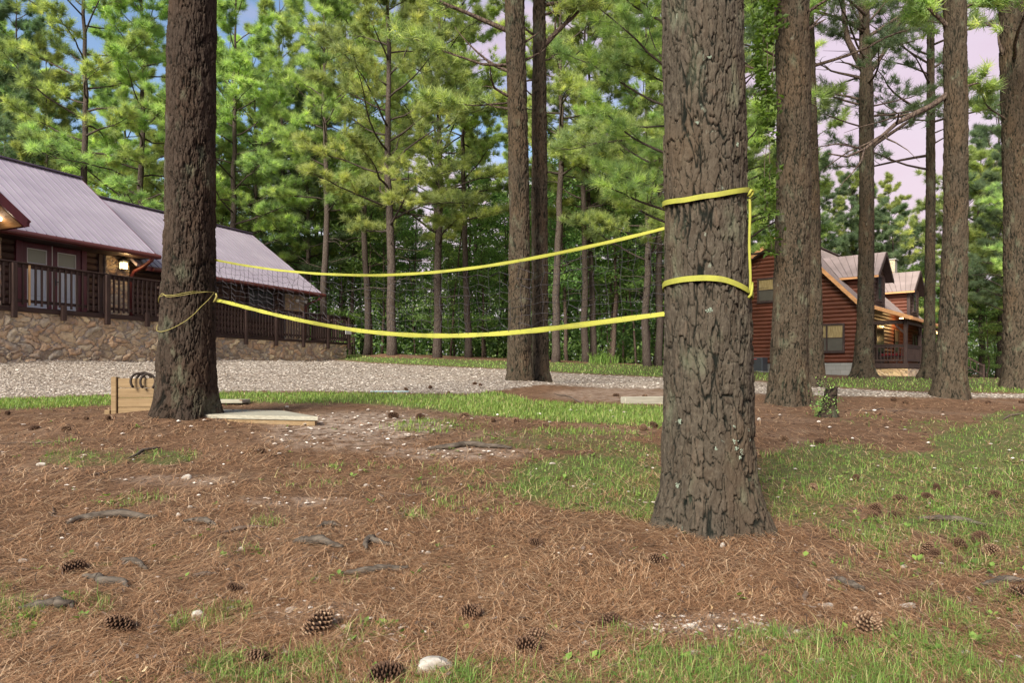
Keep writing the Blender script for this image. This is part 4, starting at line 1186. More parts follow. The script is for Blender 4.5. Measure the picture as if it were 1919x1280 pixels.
# fill rows: many alike
fill = []
for px in range(-220, 1010, 74):
    fill.append((px + r.uniform(-28, 28), r.uniform(40, 56), 'P', r.integers(0, 4), r.uniform(.88, 1.06), 'L' if px < 620 else 'M'))
for px in range(-150, 900, 420):
    fill.append((px + r.uniform(-28, 28), r.uniform(58, 75), 'P', r.integers(0, 4), r.uniform(1.0, 1.15), 'L' if px < 620 else 'M'))
for px in range(1010, 1330, 80):
    fill.append((px + r.uniform(-28, 28), r.uniform(42, 60), 'S', r.integers(0, 2), r.uniform(.9, 1.1), 'M'))
for px in range(1320, 2200, 52):
    fill.append((px + r.uniform(-20, 20), r.uniform(52, 58) if 1540 < px < 1770 else r.uniform(44, 56), 'S', r.integers(0, 2), r.uniform(.95, 1.1) if 1540 < px < 1770 else r.uniform(1.1, 1.35), 'R'))
LG = {'L': ('one of the many pines crowding together behind the lodge', 'pines crowding behind the lodge'),
      'M': ('one of the many pines deep in the wood beyond the drive', 'pines deep in the wood beyond the drive'),
      'R': ('one of the low pines in the sunlit stand behind the cabin', 'low pines behind the cabin')}
for px, D, kd, pi, s_, zone in fill:
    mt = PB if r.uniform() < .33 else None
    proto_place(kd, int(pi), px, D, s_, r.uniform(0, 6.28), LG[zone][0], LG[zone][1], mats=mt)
# broadleaf understorey
for row, (D0, D1, step_, s0, s1) in enumerate([(33, 38, 88, .62, .85), (41, 47, 74, .85, 1.05), (52, 62, 90, 1.0, 1.25)]):
    for px in range(-160, 1330, step_):
        p_ = px + r.uniform(-30, 30); D = r.uniform(D0, D1)
        if row == 0 and (p_ < 560 or p_ > 1290): D += 4
        zone = 'behind the lodge' if p_ < 560 else 'along the far edge of the grass'
        proto_place('B', int(r.integers(0, 3)), p_, D, r.uniform(s0, s1), r.uniform(0, 6.28), 'one of the dark green broadleaf trees ' + zone, 'broadleaf trees ' + zone)
for px in range(1330, 2150, 80):
    D = r.uniform(48, 62)
    proto_place('B', int(r.integers(0, 3)), px + r.uniform(-30, 30), D, r.uniform(.75, .95), r.uniform(0, 6.28), 'one of the broadleaf trees mixed into the stand behind the cabin', 'broadleaf trees behind the cabin')
for px, D, s_ in [(1790, 44, .75), (1850, 42, .6), (1905, 45, .7), (1960, 40, .7)]:
    proto_place('B', 1, px, D, s_, r.uniform(0, 6), 'one of the low broadleaf trees right of the cabin porch', 'broadleaf trees right of the cabin porch')
for px, D, s_, lab in [(1060, 35, .85, 'leafy broadleaf tree right of the close pair, over the far verge'), (1150, 34, .95, 'spreading broadleaf tree behind the two touching pines'), (1215, 36, 1.1, 'broadleaf tree just left of the strapped trunk, beyond the drive'),
                       (880, 37, .9, 'broadleaf tree left of the close pair, at the edge of the far verge'), (660, 36.5, 1.0, 'broadleaf tree right of the lodge deck end'), (410, 38, 1.15, 'broadleaf tree over the lower lodge roof'), (10, 38, 1.25, 'broadleaf tree over the upper lodge roof at the left edge'), (85, 41, 1.2, 'darker broadleaf tree beside the leftmost one over the lodge')]:
    proto_place('B', 0 if px % 2 else 2, px, D, s_, r.uniform(0, 6.28), lab)
# the wood's dark undergrowth and its far side: nobody could count these
rng = np.random.default_rng(5)
C = []
for _ in range(5600):
    p_ = rng.uniform(-500, 1330); D = rng.uniform(35.5, 44)
    if p_ < 560: D += 5
    x = (p_ - CX) / FPX * D
    C.append((x, D, gz1(x, D) + rng.gamma(2.2, .8)))
for _ in range(2400):
    p_ = rng.uniform(1330, 2500); D = rng.uniform(52, 62)
    x = (p_ - CX) / FPX * D
    C.append((x, D, gz1(x, D) + rng.gamma(2.0, .45)))
C = np.array(C)
C = list(C)
for _ in range(5200):
    p_ = rng.uniform(-500, 2300); D = rng.uniform(47, 64)
    if p_ > 1330: D += 8
    x = (p_ - CX) / FPX * D
    C.append((x, D, gz1(x, D) + rng.uniform(0, 1) ** 1.3 * 7.5))
C = np.array(C)
V, F, t = leaf_cloud(C, 16, rng.uniform(.25, .55, len(C)), .10, rng, np.clip(rng.normal(.4, .2, len(C)), 0, 1), .5)
b = MB(); b.add(V, F, tint=t)
tag(b.build('undergrowth', M['leaves']), 'leafy undergrowth filling the foot of the wood', kind='stuff')
C = []
for _ in range(11000):
    p_ = rng.uniform(-700, 2700); D = rng.uniform(78, 112)
    x = (p_ - CX) / FPX * D
    top = 8 + 5 * fbm(np.array([p_ * .012]), np.array([1.0]), 3, 4)[0] if p_ < 1330 else 9 + 4 * fbm(np.array([p_ * .012]), np.array([1.0]), 3, 4)[0]
    C.append((x, D, 2 + top * rng.uniform(0, 1) ** 1.6))
C = np.array(C)
V, F, t = leaf_cloud(C, 14, rng.uniform(.6, 1.1, len(C)), .26, rng, np.clip(rng.normal(.5, .2, len(C)), 0, 1), .5)
b = MB(); b.add(V, F, tint=t)
tag(b.build('far_wood', M['leaves']), 'far side of the wood closing the view', kind='stuff')
# saplings and dead poles standing in the gloom
b0 = None
for i in range(34):
    p_ = rng.uniform(560, 1240); D = rng.uniform(35, 42)
    x = (p_ - CX) / FPX * D; z = gz1(x, D)
    if b0 is None:
        b = MB(); zz = np.linspace(-.2, 9, 9); q = np.stack([np.cumsum(rng.normal(0, .06, 9)), np.cumsum(rng.normal(0, .06, 9)), zz], -1)
        b.tube(q, .055 * (1 - .07 * zz), 7)
        b0 = b.build('sapling', M['bark_limb'], smooth=True, loc=(x, D, z)); o = b0
    else:
        o = b0.copy(); col.objects.link(o); o.location = (x, D, z)
    o.rotation_euler = (rng.normal(0, .05), rng.normal(0, .05), rng.uniform(0, 6.28)); sc_ = rng.uniform(.6, 1.3); o.scale = (sc_, sc_, rng.uniform(.5, 1.0))
    tag(o, 'one of the thin dark sapling poles inside the wood edge', 'sapling', 'sapling poles inside the wood edge')
# ------------------------------------------------------------------ building helpers (local axes)
def roof_plane(e0, e1, r1, r0, th, mat, rib_mat, parent, name='roof', rib=.23, shift=(0, 0, 0)):
    """slab between eave points e0,e1 and ridge points r1,r0, with standing ribs up the slope"""
    e0, e1, r1, r0 = [np.array(p, float) for p in (e0, e1, r1, r0)]
    n = np.cross(e1 - e0, r0 - e0); n /= np.linalg.norm(n)
    if n[2] < 0: n = -n
    b = MB(); lo = -n * th
    vs = [e0, e1, r1, r0, e0 + lo, e1 + lo, r1 + lo, r0 + lo]
    b.add(vs, [(0, 1, 2, 3), (7, 6, 5, 4), (0, 4, 5, 1), (1, 5, 6, 2), (2, 6, 7, 3), (3, 7, 4, 0)])
    o = b.build(name, M[mat], parent, shift=shift)
    b = MB(); Ln = np.linalg.norm(e1 - e0); k_ = max(2, int(Ln / rib)); u = (e1 - e0) / Ln
    for i in range(k_ + 1):
        f = i / k_
        a = e0 + (e1 - e0) * f; c = r0 + (r1 - r0) * f
        w = .013
        if i == 0: a = a + u * w; c = c + u * w
        if i == k_: a = a - u * w; c = c - u * w
        up = n * .016
        vs = [a - u * w + n * .002, a + u * w + n * .002, a + u * w * .5 + up, a - u * w * .5 + up, c - u * w + n * .002, c + u * w + n * .002, c + u * w * .5 + up, c - u * w * .5 + up]
        b.add(vs, [(0, 1, 2, 3), (7, 6, 5, 4), (0, 4, 5, 1), (1, 5, 6, 2), (2, 6, 7, 3), (3, 7, 4, 0)])
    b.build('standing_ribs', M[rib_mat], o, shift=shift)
    return o
def beam(b, p, q, w, h, up=(0, 0, 1)):
    """rectangular bar from p to q"""
    p = np.array(p, float); q = np.array(q, float); d = q - p; d /= np.linalg.norm(d)
    s_ = np.cross(d, np.array(up, float)); s_ /= np.linalg.norm(s_); t = np.cross(s_, d)
    vs = []
    for c in (p, q):
        for a_, b_ in ((-1, -1), (1, -1), (1, 1), (-1, 1)): vs.append(c + s_ * w / 2 * a_ + t * h / 2 * b_)
    return b.add(vs, [(3, 2, 1, 0), (4, 5, 6, 7), (0, 1, 5, 4), (1, 2, 6, 5), (2, 3, 7, 6), (3, 0, 4, 7)])
def logs(b, axis, spans, pitch, r, fixed, out):
    """rounded log siding. spans: list of (z, from, to). axis 'x' or 'y'; fixed = wall plane; out = +1/-1 side the logs bulge to"""
    ang = np.linspace(-math.pi / 2, math.pi / 2, 7)
    for z, a0, a1 in spans:
        if a1 - a0 < .03: continue
        jit = random.uniform(-.006, .006)
        pr = [(fixed + out * (math.cos(t) * r + jit), z + math.sin(t) * pitch * .5) for t in ang]
        vs = []
        for e_ in (a0, a1):
            for d_, zz in pr: vs.append((e_, d_, zz) if axis == 'x' else (d_, e_, zz))
        n = len(pr)
        fs = [(i, i + 1, n + i + 1, n + i) for i in range(n - 1)]
        if (axis == 'x') == (out > 0): fs = [f[::-1] for f in fs]
        b.add(vs, fs)
        b.add(vs[:n], [tuple(range(n))]); b.add(vs[n:], [tuple(range(n))[::-1]])
def stone_face(x0, x1, z0, z1, cell, depth, seed, res=.016, th=.3, topfn=None, axis='x', fixed=0.0, out=-1):
    """masonry face as real relief: irregular stones standing proud of their mortar"""
    nx = max(2, int((x1 - x0) / res)); nz = max(2, int((z1 - z0) / res))
    X, Z = np.meshgrid(np.linspace(x0, x1, nx), np.linspace(z0, z1, nz))
    wx = (fbm(X * 4, Z * 4, 4, seed) - .5) * 1.9 + .35 * np.sin(Z * 9); wz = (fbm(X * 3.2 + 9, Z * 4, 4, seed + 3) - .5) * 1.9
    f1, f2, pid = worley(X / cell[0] + wx, Z / cell[1] + wz, 0, seed)
    e = f2 - f1
    pid = np.clip(pid + .25 * (fbm(X * 7, Z * 7, 3, seed + 9) - .5), 0, 1)
    st = sstep(.02, .11, e)
    d = depth * (st * .35 + .95 * np.sqrt(np.clip(e, 0, 1))) * (.6 + .8 * pid) + .020 * (fbm(X * 16, Z * 16, 3, seed) - .5)
    d[:, 0] = d[:, -1] = 0; d[0] = 0; d[-1] = 0
    ZZ = Z.copy()
    if topfn is not None:
        top = topfn(X); ZZ = z0 + (Z - z0) * (top - z0) / (z1 - z0)
    Y = fixed + out * d
    P = np.stack([X, Y, ZZ], -1) if axis == 'x' else np.stack([Y, X, ZZ], -1)
    flip = (axis == 'x') == (out > 0)
    if flip: P = P[:, ::-1]; st = st[:, ::-1]; pid = pid[:, ::-1]
    b = MB(); b.grid(P, crack=1 - st, pid=pid)
    # back and cap
    A = fixed; B = fixed - out * th
    lo, hi = min(A, B), max(A, B)
    if hi - lo > .01:
        if axis == 'x': b.box(x0, x1, lo + (.004 if out < 0 else 0), hi - (.004 if out > 0 else 0), z0, z1 if topfn is None else float(np.min(topfn(X))), crack=1.0, pid=.3)
        else: b.box(lo + (.004 if out < 0 else 0), hi - (.004 if out > 0 else 0), x0, x1, z0, z1, crack=1.0, pid=.3)
    return b
def window(parent, axis, c, w, z0, z1, fixed, out, cols=1, top='screen', bot='screen', frame_mat='dark_trim', fw=.09, shift=(0, 0, 0), proud=.13):
    """double-hung window: frame with sill, upper and lower panes"""
    b = MB(); a0, a1 = c - w / 2, c + w / 2
    def bx(b, p, q, lo, hi, d0, d1):
        f0, f1 = sorted((fixed + out * d0, fixed + out * d1))
        if axis == 'x': b.bbox(p, q, f0, f1, lo, hi, .006)
        else: b.bbox(f0, f1, p, q, lo, hi, .006)
    bx(b, a0 - fw, a0, z0 - fw, z1 + fw, 0, proud); bx(b, a1, a1 + fw, z0 - fw, z1 + fw, 0, proud)
    bx(b, a0, a1, z1, z1 + fw, 0, proud - .002); bx(b, a0, a1, z0 - fw, z0, 0, proud - .002)
    zm = (z0 + z1) / 2
    for k_ in range(cols):
        p = a0 + w * k_ / cols; q = a0 + w * (k_ + 1) / cols
        if k_: bx(b, p - .035, p + .035, z0, z1, 0, proud - .004)
        bx(b, p + .002, q - .002, zm - .02, zm + .02, .02, proud - .02)
    f = b.build('window', M[frame_mat], parent, shift=shift)
    for nm, mt, lo, hi, dd in (('upper_pane', top, zm + .02, z1, proud - .05), ('lower_pane', bot, z0, zm - .02, proud - .038)):
        b = MB()
        f0, f1 = sorted((fixed + out * (dd - .02), fixed + out * dd))
        if axis == 'x': b.box(a0, a1, f0, f1, lo, hi)
        else: b.box(f0, f1, a0, a1, lo, hi)
        b.build(nm, M[mt], f, shift=shift)
    b = MB(); bx(b, a0 - fw - .03, a1 + fw + .03, z0 - fw - .035, z0 - fw - .002, 0, proud + .03)
    b.build('sill', M[frame_mat], f, shift=shift)
    return f

# ------------------------------------------------------------------ the stone-based lodge on the left
LB = 1.40                                   # local z 0 = world 1.40; heights below are given above the camera
SH = (0, 0, CAMZ - LB)
lodge = empty('log_lodge', (-11.0, 14.7, LB), math.atan2(.9063, .4226), 'dark log lodge with sky-tinted grey metal roofs, left of the yard', 'house')
def P_(name, b, mat, parent=lodge, smooth=False): return b.build(name, M[mat], parent, smooth=smooth, shift=SH)
# walls
b = MB(); logs(b, 'x', [(1.15 + .19 * i + .095, -5.8, 4.62) for i in range(13)], .19, .07, 2.5, -1)
b.box(-5.8, 4.6, 2.51, 8.0, .2, 3.62)
P_('wall', b, 'log_dark')
b = MB(); logs(b, 'x', [(.85 + .19 * i + .095, 4.63, 12.12) for i in range(13)], .19, .07, 2.6, -1)
b.box(4.63, 12.1, 2.61, 8.6, .2, 3.28)
logs(b, 'y', [(.85 + .19 * i + .095, 2.62, 8.6) for i in range(13)], .19, .07, 12.1, 1)
P_('wall', b, 'log_dark')
# gable ends under the roofs
for s0, y0, ye, z0, yr, zr_ in ((4.60, 2.5, 8.0, 3.62, 5.14, 5.95), (12.06, 2.6, 8.9, 3.28, 5.75, 5.62)):
    b = MB(); b.add([(s0 - .1, y0, z0), (s0 - .1, ye, z0), (s0 - .1, yr, zr_ - .15), (s0, y0, z0), (s0, ye, z0), (s0, yr, zr_ - .15)], [(0, 1, 2), (5, 4, 3), (0, 3, 4, 1), (1, 4, 5, 2), (2, 5, 3, 0)])
    P_('gable_wall', b, 'log_dark')
# roofs
roof_plane((-6, 1.7, 3.50), (5.0, 1.7, 3.50), (5.0, 5.14, 6.12), (-6, 5.14, 6.12), .07, 'roof_sky_tint', 'roof_rib', lodge, shift=SH)
roof_plane((5.0, 8.58, 3.50), (-6, 8.58, 3.50), (-6, 5.14, 6.12), (5.0, 5.14, 6.12), .07, 'roof_sky_tint', 'roof_rib', lodge, shift=SH)
roof_plane((4.66, 2.0, 3.17), (12.54, 2.0, 3.17), (12.54, 5.75, 5.83), (4.66, 5.75, 5.83), .07, 'roof_sky_tint', 'roof_rib', lodge, shift=SH)
roof_plane((12.54, 9.5, 3.17), (4.66, 9.5, 3.17), (4.66, 5.75, 5.83), (12.54, 5.75, 5.83), .07, 'roof_sky_tint', 'roof_rib', lodge, shift=SH)
b = MB(); beam(b, (-6, 5.14, 6.145), (5.02, 5.14, 6.145), .22, .035); beam(b, (4.7, 5.75, 5.855), (12.56, 5.75, 5.855), .22, .035)
P_('ridge_cap', b, 'roof_rib')
# fascia, gutters, rakes
b = MB()
beam(b, (-6, 1.64, 3.41), (5.04, 1.64, 3.41), .05, .15); b.tube([(-6, 1.56, 3.40), (5.06, 1.56, 3.40)], .065, 10)
b2 = MB(); beam(b2, (4.9, 1.94, 3.08), (12.58, 1.94, 3.08), .05, .13); b2.tube([(5.05, 1.87, 3.07), (12.6, 1.87, 3.07)], .06, 10)
P_('gutter', b, 'maroon', smooth=False); P_('gutter', b2, 'maroon')
b = MB(); beam(b, (5.02, 1.7, 3.42), (5.02, 5.14, 6.04), .03, .14); beam(b, (5.02, 8.58, 3.42), (5.02, 5.14, 6.04), .03, .14)
beam(b, (12.56, 2.0, 3.09), (12.56, 5.75, 5.75), .03, .14); beam(b, (12.56, 9.5, 3.09), (12.56, 5.75, 5.75), .03, .14)
P_('rake_board', b, 'maroon')
b = MB(); b.box(-6, 4.98, 1.72, 2.5, 3.36, 3.385); b.box(5.0, 12.5, 2.02, 2.6, 3.03, 3.055); P_('soffit', b, 'dark_trim')
# downspouts
b = MB(); b.tube([(4.86, 1.60, 3.38), (4.86, 1.66, 3.28), (4.82, 1.95, 3.12), (4.74, 2.24, 2.98), (4.72, 2.33, 2.85), (4.72, 2.35, 1.4)], .052, 10); P_('downspout', b, 'maroon', smooth=True)
b = MB(); b.tube([(12.45, 1.90, 3.03), (12.45, 1.98, 2.93), (12.3, 2.25, 2.80), (12.16, 2.45, 2.68), (12.14, 2.47, 1.2)], .05, 10); P_('downspout', b, 'maroon', smooth=True)
# stone piers
P_('stone_pier', stone_face(3.95, 4.66, 1.35, 3.36, (.24, .20), .04, 31, th=.05, fixed=2.38), 'stone')
P_('stone_pier', stone_face(11.08, 12.1, 1.0, 3.03, (.26, .22), .04, 32, th=.05, fixed=2.48), 'stone')
P_('stone_pier', stone_face(.75, 1.28, 1.35, 3.36, (.24, .20), .04, 33, th=.05, fixed=2.38), 'stone')
# corner boards
b = MB(); b.bbox(3.78, 3.94, 2.40, 2.5, 1.35, 3.36); P_('corner_board', b, 'dark_trim')
b = MB(); b.bbox(10.9, 11.06, 2.5, 2.6, 1.0, 3.03); P_('corner_board', b, 'dark_trim')
# French doors
b = MB(); b.bbox(1.62, 1.76, 2.36, 2.5, 1.40, 3.50, .01); b.bbox(3.28, 3.42, 2.36, 2.5, 1.40, 3.50, .01); b.bbox(1.76, 3.28, 2.362, 2.5, 3.36, 3.50, .01)
P_('door_frame', b, 'maroon_door')
for k_, (a0, a1) in enumerate(((1.765, 2.515), (2.525, 3.275))):
    b = MB(); b.bbox(a0, a0 + .13, 2.40, 2.46, 1.42, 3.355, .006); b.bbox(a1 - .13, a1, 2.40, 2.46, 1.42, 3.355, .006)
    b.bbox(a0 + .13, a1 - .13, 2.402, 2.46, 3.22, 3.355, .006); b.bbox(a0 + .13, a1 - .13, 2.402, 2.46, 1.42, 1.62, .006)
    d_ = P_('door', b, 'maroon_door')
    b = MB(); b.box(a0 + .15, a1 - .15, 2.43, 2.445, 1.64, 2.86); P_('pane', b, 'blinds', d_)
    b = MB(); b.box(a0 + .15, a1 - .15, 2.425, 2.445, 2.865, 3.20); P_('blind', b, 'blinds_top', d_)
    b = MB()
    for p, q, lo, hi in ((a0 + .13, a0 + .15, 1.62, 3.22), (a1 - .15, a1 - .13, 1.62, 3.22), (a0 + .15, a1 - .15, 3.20, 3.22), (a0 + .15, a1 - .15, 1.62, 1.64)): b.box(p, q, 2.405, 2.44, lo, hi)
    P_('glazing_bead', b, 'white', d_)
    if k_ == 0:
        b = MB(); b.box(a1 - .012, a1 + .008, 2.392, 2.402, 1.42, 3.355); P_('weather_strip', b, 'white', d_)
    else:
        b = MB(); b.bbox(a0 + .035, a0 + .085, 2.375, 2.40, 2.32, 2.52, .006); b.tube([(a0 + .06, 2.38, 2.42), (a0 + .06, 2.345, 2.42), (a0 + .15, 2.345, 2.42)], .012, 6); P_('handle', b, 'black', d_)
# deck-side window of the lower wing
window(lodge, 'x', 9.9, 1.15, 2.0, 3.0, 2.6, -1, 1, 'glass', 'glass', shift=SH)
window(lodge, 'x', 6.9, .95, 2.0, 3.0, 2.6, -1, 1, 'glass', 'glass', shift=SH)
# flood light
b = MB(); b.tube([(11.6, 2.44, 2.80), (11.6, 2.30, 2.80)], .05, 8); b.tube([(11.52, 2.32, 2.80), (11.40, 2.22, 2.77), (11.34, 2.12, 2.75)], [.02, .045, .07], 8); b.tube([(11.68, 2.32, 2.80), (11.80, 2.22, 2.77), (11.86, 2.12, 2.75)], [.02, .045, .07], 8)
P_('flood_light', b, 'white', smooth=True)
# wall lantern
b = MB(); b.bbox(4.33, 4.47, 2.30, 2.36, 3.00, 3.26); b.box(4.29, 4.51, 2.14, 2.32, 3.22, 3.25)
b.add([(4.27, 2.12, 3.25), (4.53, 2.12, 3.25), (4.53, 2.34, 3.25), (4.27, 2.34, 3.25), (4.40, 2.23, 3.36)], [(0, 1, 4), (1, 2, 4), (2, 3, 4), (3, 0, 4), (3, 2, 1, 0)])
for a_, c_ in ((4.30, 2.15), (4.49, 2.15), (4.30, 2.30), (4.49, 2.30)): b.box(a_, a_ + .014, c_, c_ + .014, 3.0, 3.22)
b.box(4.29, 4.51, 2.14, 2.32, 2.985, 3.0)
lan = P_('wall_lantern', b, 'black')
b = MB(); b.box(4.325, 4.475, 2.165, 2.295, 3.0, 3.19); P_('lantern_glass', b, 'lamp', lan)
pl = bpy.data.lights.new('lantern_light', 'POINT'); pl.energy = 2.5; pl.color = (1, .66, .3); pl.shadow_soft_size = .06
po = bpy.data.objects.new('lantern_light', pl); col.objects.link(po); po.parent = lodge; po.location = (4.40, 2.06, 3.08 + SH[2])
# porch gable at the left edge
zt = 3.46
roof_plane((.68, 4.4, zt), (.68, .3, zt), (-2.55, .3, zt + 2.6), (-2.55, 4.4, zt + 2.6), .06, 'roof_sky_tint', 'roof_rib', lodge, name='porch_roof', shift=SH)
roof_plane((-5.78, .3, zt), (-5.78, 4.4, zt), (-2.55, 4.4, zt + 2.6), (-2.55, .3, zt + 2.6), .06, 'roof_sky_tint', 'roof_rib', lodge, name='porch_roof', shift=SH)
b = MB(); beam(b, (.70, .27, zt - .09), (-2.55, .27, zt + 2.52), .04, .20); beam(b, (-5.80, .27, zt - .09), (-2.55, .27, zt + 2.52), .04, .20)
beam(b, (.70, .25, zt - .06), (.70, 4.3, zt - .06), .05, .15); P_('fascia', b, 'maroon_door')
b = MB(); 
for i in range(26):
    f0 = i / 26; f1 = (i + .93) / 26
    xa, xb = .60 - 3.1 * f0, .60 - 3.1 * f1; za, zb_ = zt - .14 + 2.5 * f0, zt - .14 + 2.5 * f1
    b.add([(xa, .33, za), (xb, .33, zb_), (xb, 2.4, zb_), (xa, 2.4, za), (xa, .33, za + .02), (xb, .33, zb_ + .02), (xb, 2.4, zb_ + .02), (xa, 2.4, za + .02)], [(3, 2, 1, 0), (4, 5, 6, 7), (0, 1, 5, 4), (1, 2, 6, 5), (2, 3, 7, 6), (3, 0, 4, 7)])
P_('soffit', b, 'soffit')
b = MB(); b.tube([(.32, .72, 3.50), (.32, .72, 3.44)], [.075, .075], 12); P_('recessed_lamp', b, 'lamp_white')
pl = bpy.data.lights.new('soffit_light', 'POINT'); pl.energy = 0.9; pl.color = (1, .8, .55); pl.shadow_soft_size = .06
po = bpy.data.objects.new('soffit_light', pl); col.objects.link(po); po.parent = lodge; po.location = (.32, .72, 3.30 + SH[2])
# porch post under the gable eave
b = MB(); b.bbox(-.55, -.37, .35, .53, 1.5, 3.30); b.bbox(-4.9, -4.72, .35, .53, 1.5, 3.30); P_('porch_post', b, 'deck_wood')

# ------------------------------------------------------------------ deck with its railings, and the stone retaining wall under it
deck = empty('timber_deck', (-11.0, 14.7, LB), math.atan2(.9063, .4226), 'dark brown timber deck with slatted railings along the lodge front', 'deck')
b = MB()
for i in range(17): b.bbox(-6.4, 4.28, .02 + i * .145, .155 + i * .145, 1.44, 1.48, .004)
for i in range(14): b.bbox(4.3, 12.5, .72 + i * .145, .855 + i * .145, 1.15, 1.19, .004)
P_('deck_boards', b, 'deck_wood_x', deck)
b = MB(); b.bbox(-6.4, 4.30, -.03, .01, 1.36, 1.475); b.bbox(4.285, 4.325, .0, 2.4, 1.28, 1.475); b.bbox(4.33, 12.55, .66, .70, 1.10, 1.185); b.bbox(12.51, 12.55, .70, 2.6, 1.0, 1.185)
P_('rim_joist', b, 'deck_wood_x', deck)
def railing(s0, s1, y, zf, zt_, axis='x', step_=.125, odd=None):
    b = MB()
    if axis == 'x':
        b.bbox(s0, s1, y - .07, y + .05, zt_ - .035, zt_, .006); b.bbox(s0, s1, y - .02, y + .02, zt_ - .12, zt_ - .037, .004); b.bbox(s0, s1, y - .02, y + .02, zf + .10, zf + .17, .004)
    else:
        b.bbox(y - .05, y + .07, s0, s1, zt_ - .035, zt_, .006); b.bbox(y - .02, y + .02, s0, s1, zt_ - .12, zt_ - .037, .004); b.bbox(y - .02, y + .02, s0, s1, zf + .10, zf + .17, .004)
    P_('hand_rail', b, 'deck_wood_x', deck)
    b = MB(); n = int((s1 - s0) / step_)
    for i in range(n):
        c = s0 + (i + .5) * (s1 - s0) / n
        if odd is not None and abs(c - odd) < step_ * .5:
            b3 = MB(); b3.bbox(c - .019, c + .019, y - .062, y - .024, zf + .04, zt_ - .05, .003)
            o = P_('baluster', b3, 'pale_wood', deck); o['label'] = 'single unstained pale baluster'
            continue
        t0 = random.uniform(.0, .03)
        if axis == 'x': b.bbox(c - .019, c + .019, y - .062, y - .024, zf + .02 + t0, zt_ - .05, .003)
        else: b.bbox(y + .024, y + .062, c - .019, c + .019, zf + .02 + t0, zt_ - .05, .003)
    P_('balusters', b, 'deck_wood', deck)
for a_, c_ in ((-6.4, -2.1), (-2.1, .22), (.22, 2.34), (2.34, 4.26)): railing(a_, c_, 0, 1.475, 2.46, odd=.60)
railing(.0, .66, 4.28, 1.475, 2.46, 'y')
for a_, c_ in ((4.4, 7.4), (7.4, 10.0), (10.0, 12.5)): railing(a_, c_, .68, 1.19, 2.17)
railing(.70, 2.5, 12.5, 1.19, 2.17, 'y')
for s_ in (-4.3, -3.2, -2.1, -.85, .22, 1.28, 3.42): 
    b = MB(); b.bbox(s_ - .05, s_ + .05, -.125, -.035, 1.22, 1.58, .006) if s_ not in (-2.1,) else b.bbox(s_ - .05, s_ + .05, -.125, -.035, 1.22, 2.42, .006)
    if s_ in (.22,): b.bbox(s_ - .045, s_ + .045, -.12, -.04, 1.58, 2.42, .006)
    P_('post', b, 'deck_wood', deck)
for s_ in (2.34, 4.24):
    b = MB(); b.bbox(s_ - .055, s_ + .055, -.125, -.035, 1.20, 2.42, .006); P_('post', b, 'deck_wood', deck)
for s_ in (5.2, 6.1, 7.4, 8.7, 10.0, 11.3, 12.5):
    b = MB(); b.bbox(s_ - .05, s_ + .05, .57, .655, .92, 2.13, .006); P_('post', b, 'deck_wood', deck)
wall1 = empty('retaining_wall', (-11.0, 14.7, LB), math.atan2(.9063, .4226), 'irregular brown fieldstone wall under the timber deck at the left', 'stone wall')
P_('wall_face', stone_face(-6.4, 4.26, -.35, 1.44, (.25, .19), .05, 41, fixed=.06, th=.5, res=.017, topfn=lambda X: 1.40 + 0 * X), 'stone', wall1)
P_('return_face', stone_face(.08, 1.2, -.35, 1.40, (.30, .225), .05, 43, fixed=4.28, th=.2, axis='y', out=1), 'stone', wall1)
P_('wall_face', stone_face(4.45, 12.48, -.35, 1.12, (.23, .17), .045, 42, fixed=.74, th=.5, res=.018), 'stone', wall1)
P_('return_face', stone_face(.78, 2.6, -.35, 1.0, (.27, .20), .045, 44, fixed=12.5, th=.2, axis='y', out=1), 'stone', wall1)
# sign on the last railing post
sg = empty('warning_sign', (-11.0, 14.7, LB), math.atan2(.9063, .4226), 'small white sign with a red header on the last deck post', 'sign')
b = MB(); b.bbox(12.2, 12.55, .535, .555, 1.50, 1.78, .003); P_('sign_board', b, 'white', sg)
b = MB(); b.box(12.21, 12.54, .528, .534, 1.68, 1.77); P_('sign_header', b, 'red', sg)
# white drain pipe end
b = MB(); b.tube([(12.35, .45, .46), (12.75, .15, .44)], .07, 12); b.tube([(12.70, .185, .442), (12.82, .095, .437)], .085, 12)
tag(P_('drain_pipe', b, 'white', None, True), 'short white drain pipe end on the gravel at the stone wall corner', 'pipe')
o = bpy.data.objects['drain_pipe']; o.location = lodge.location; o.rotation_euler = lodge.rotation_euler
# grill on the lower deck
b = MB(); b.bbox(5.3, 5.9, 1.3, 1.8, 1.6, 1.95, .05); b.bbox(5.32, 5.88, 1.28, 1.82, 1.96, 2.25, .1); b.box(5.36, 5.40, 1.34, 1.38, 1.19, 1.6); b.box(5.80, 5.84, 1.34, 1.38, 1.19, 1.6); b.box(5.36, 5.40, 1.72, 1.76, 1.19, 1.6); b.box(5.80, 5.84, 1.72, 1.76, 1.19, 1.6)
o = tag(P_('grill', b, 'grille', None), 'dark covered grill on the lower deck just left of the dark trunk', 'grill'); o.location = lodge.location; o.rotation_euler = lodge.rotation_euler

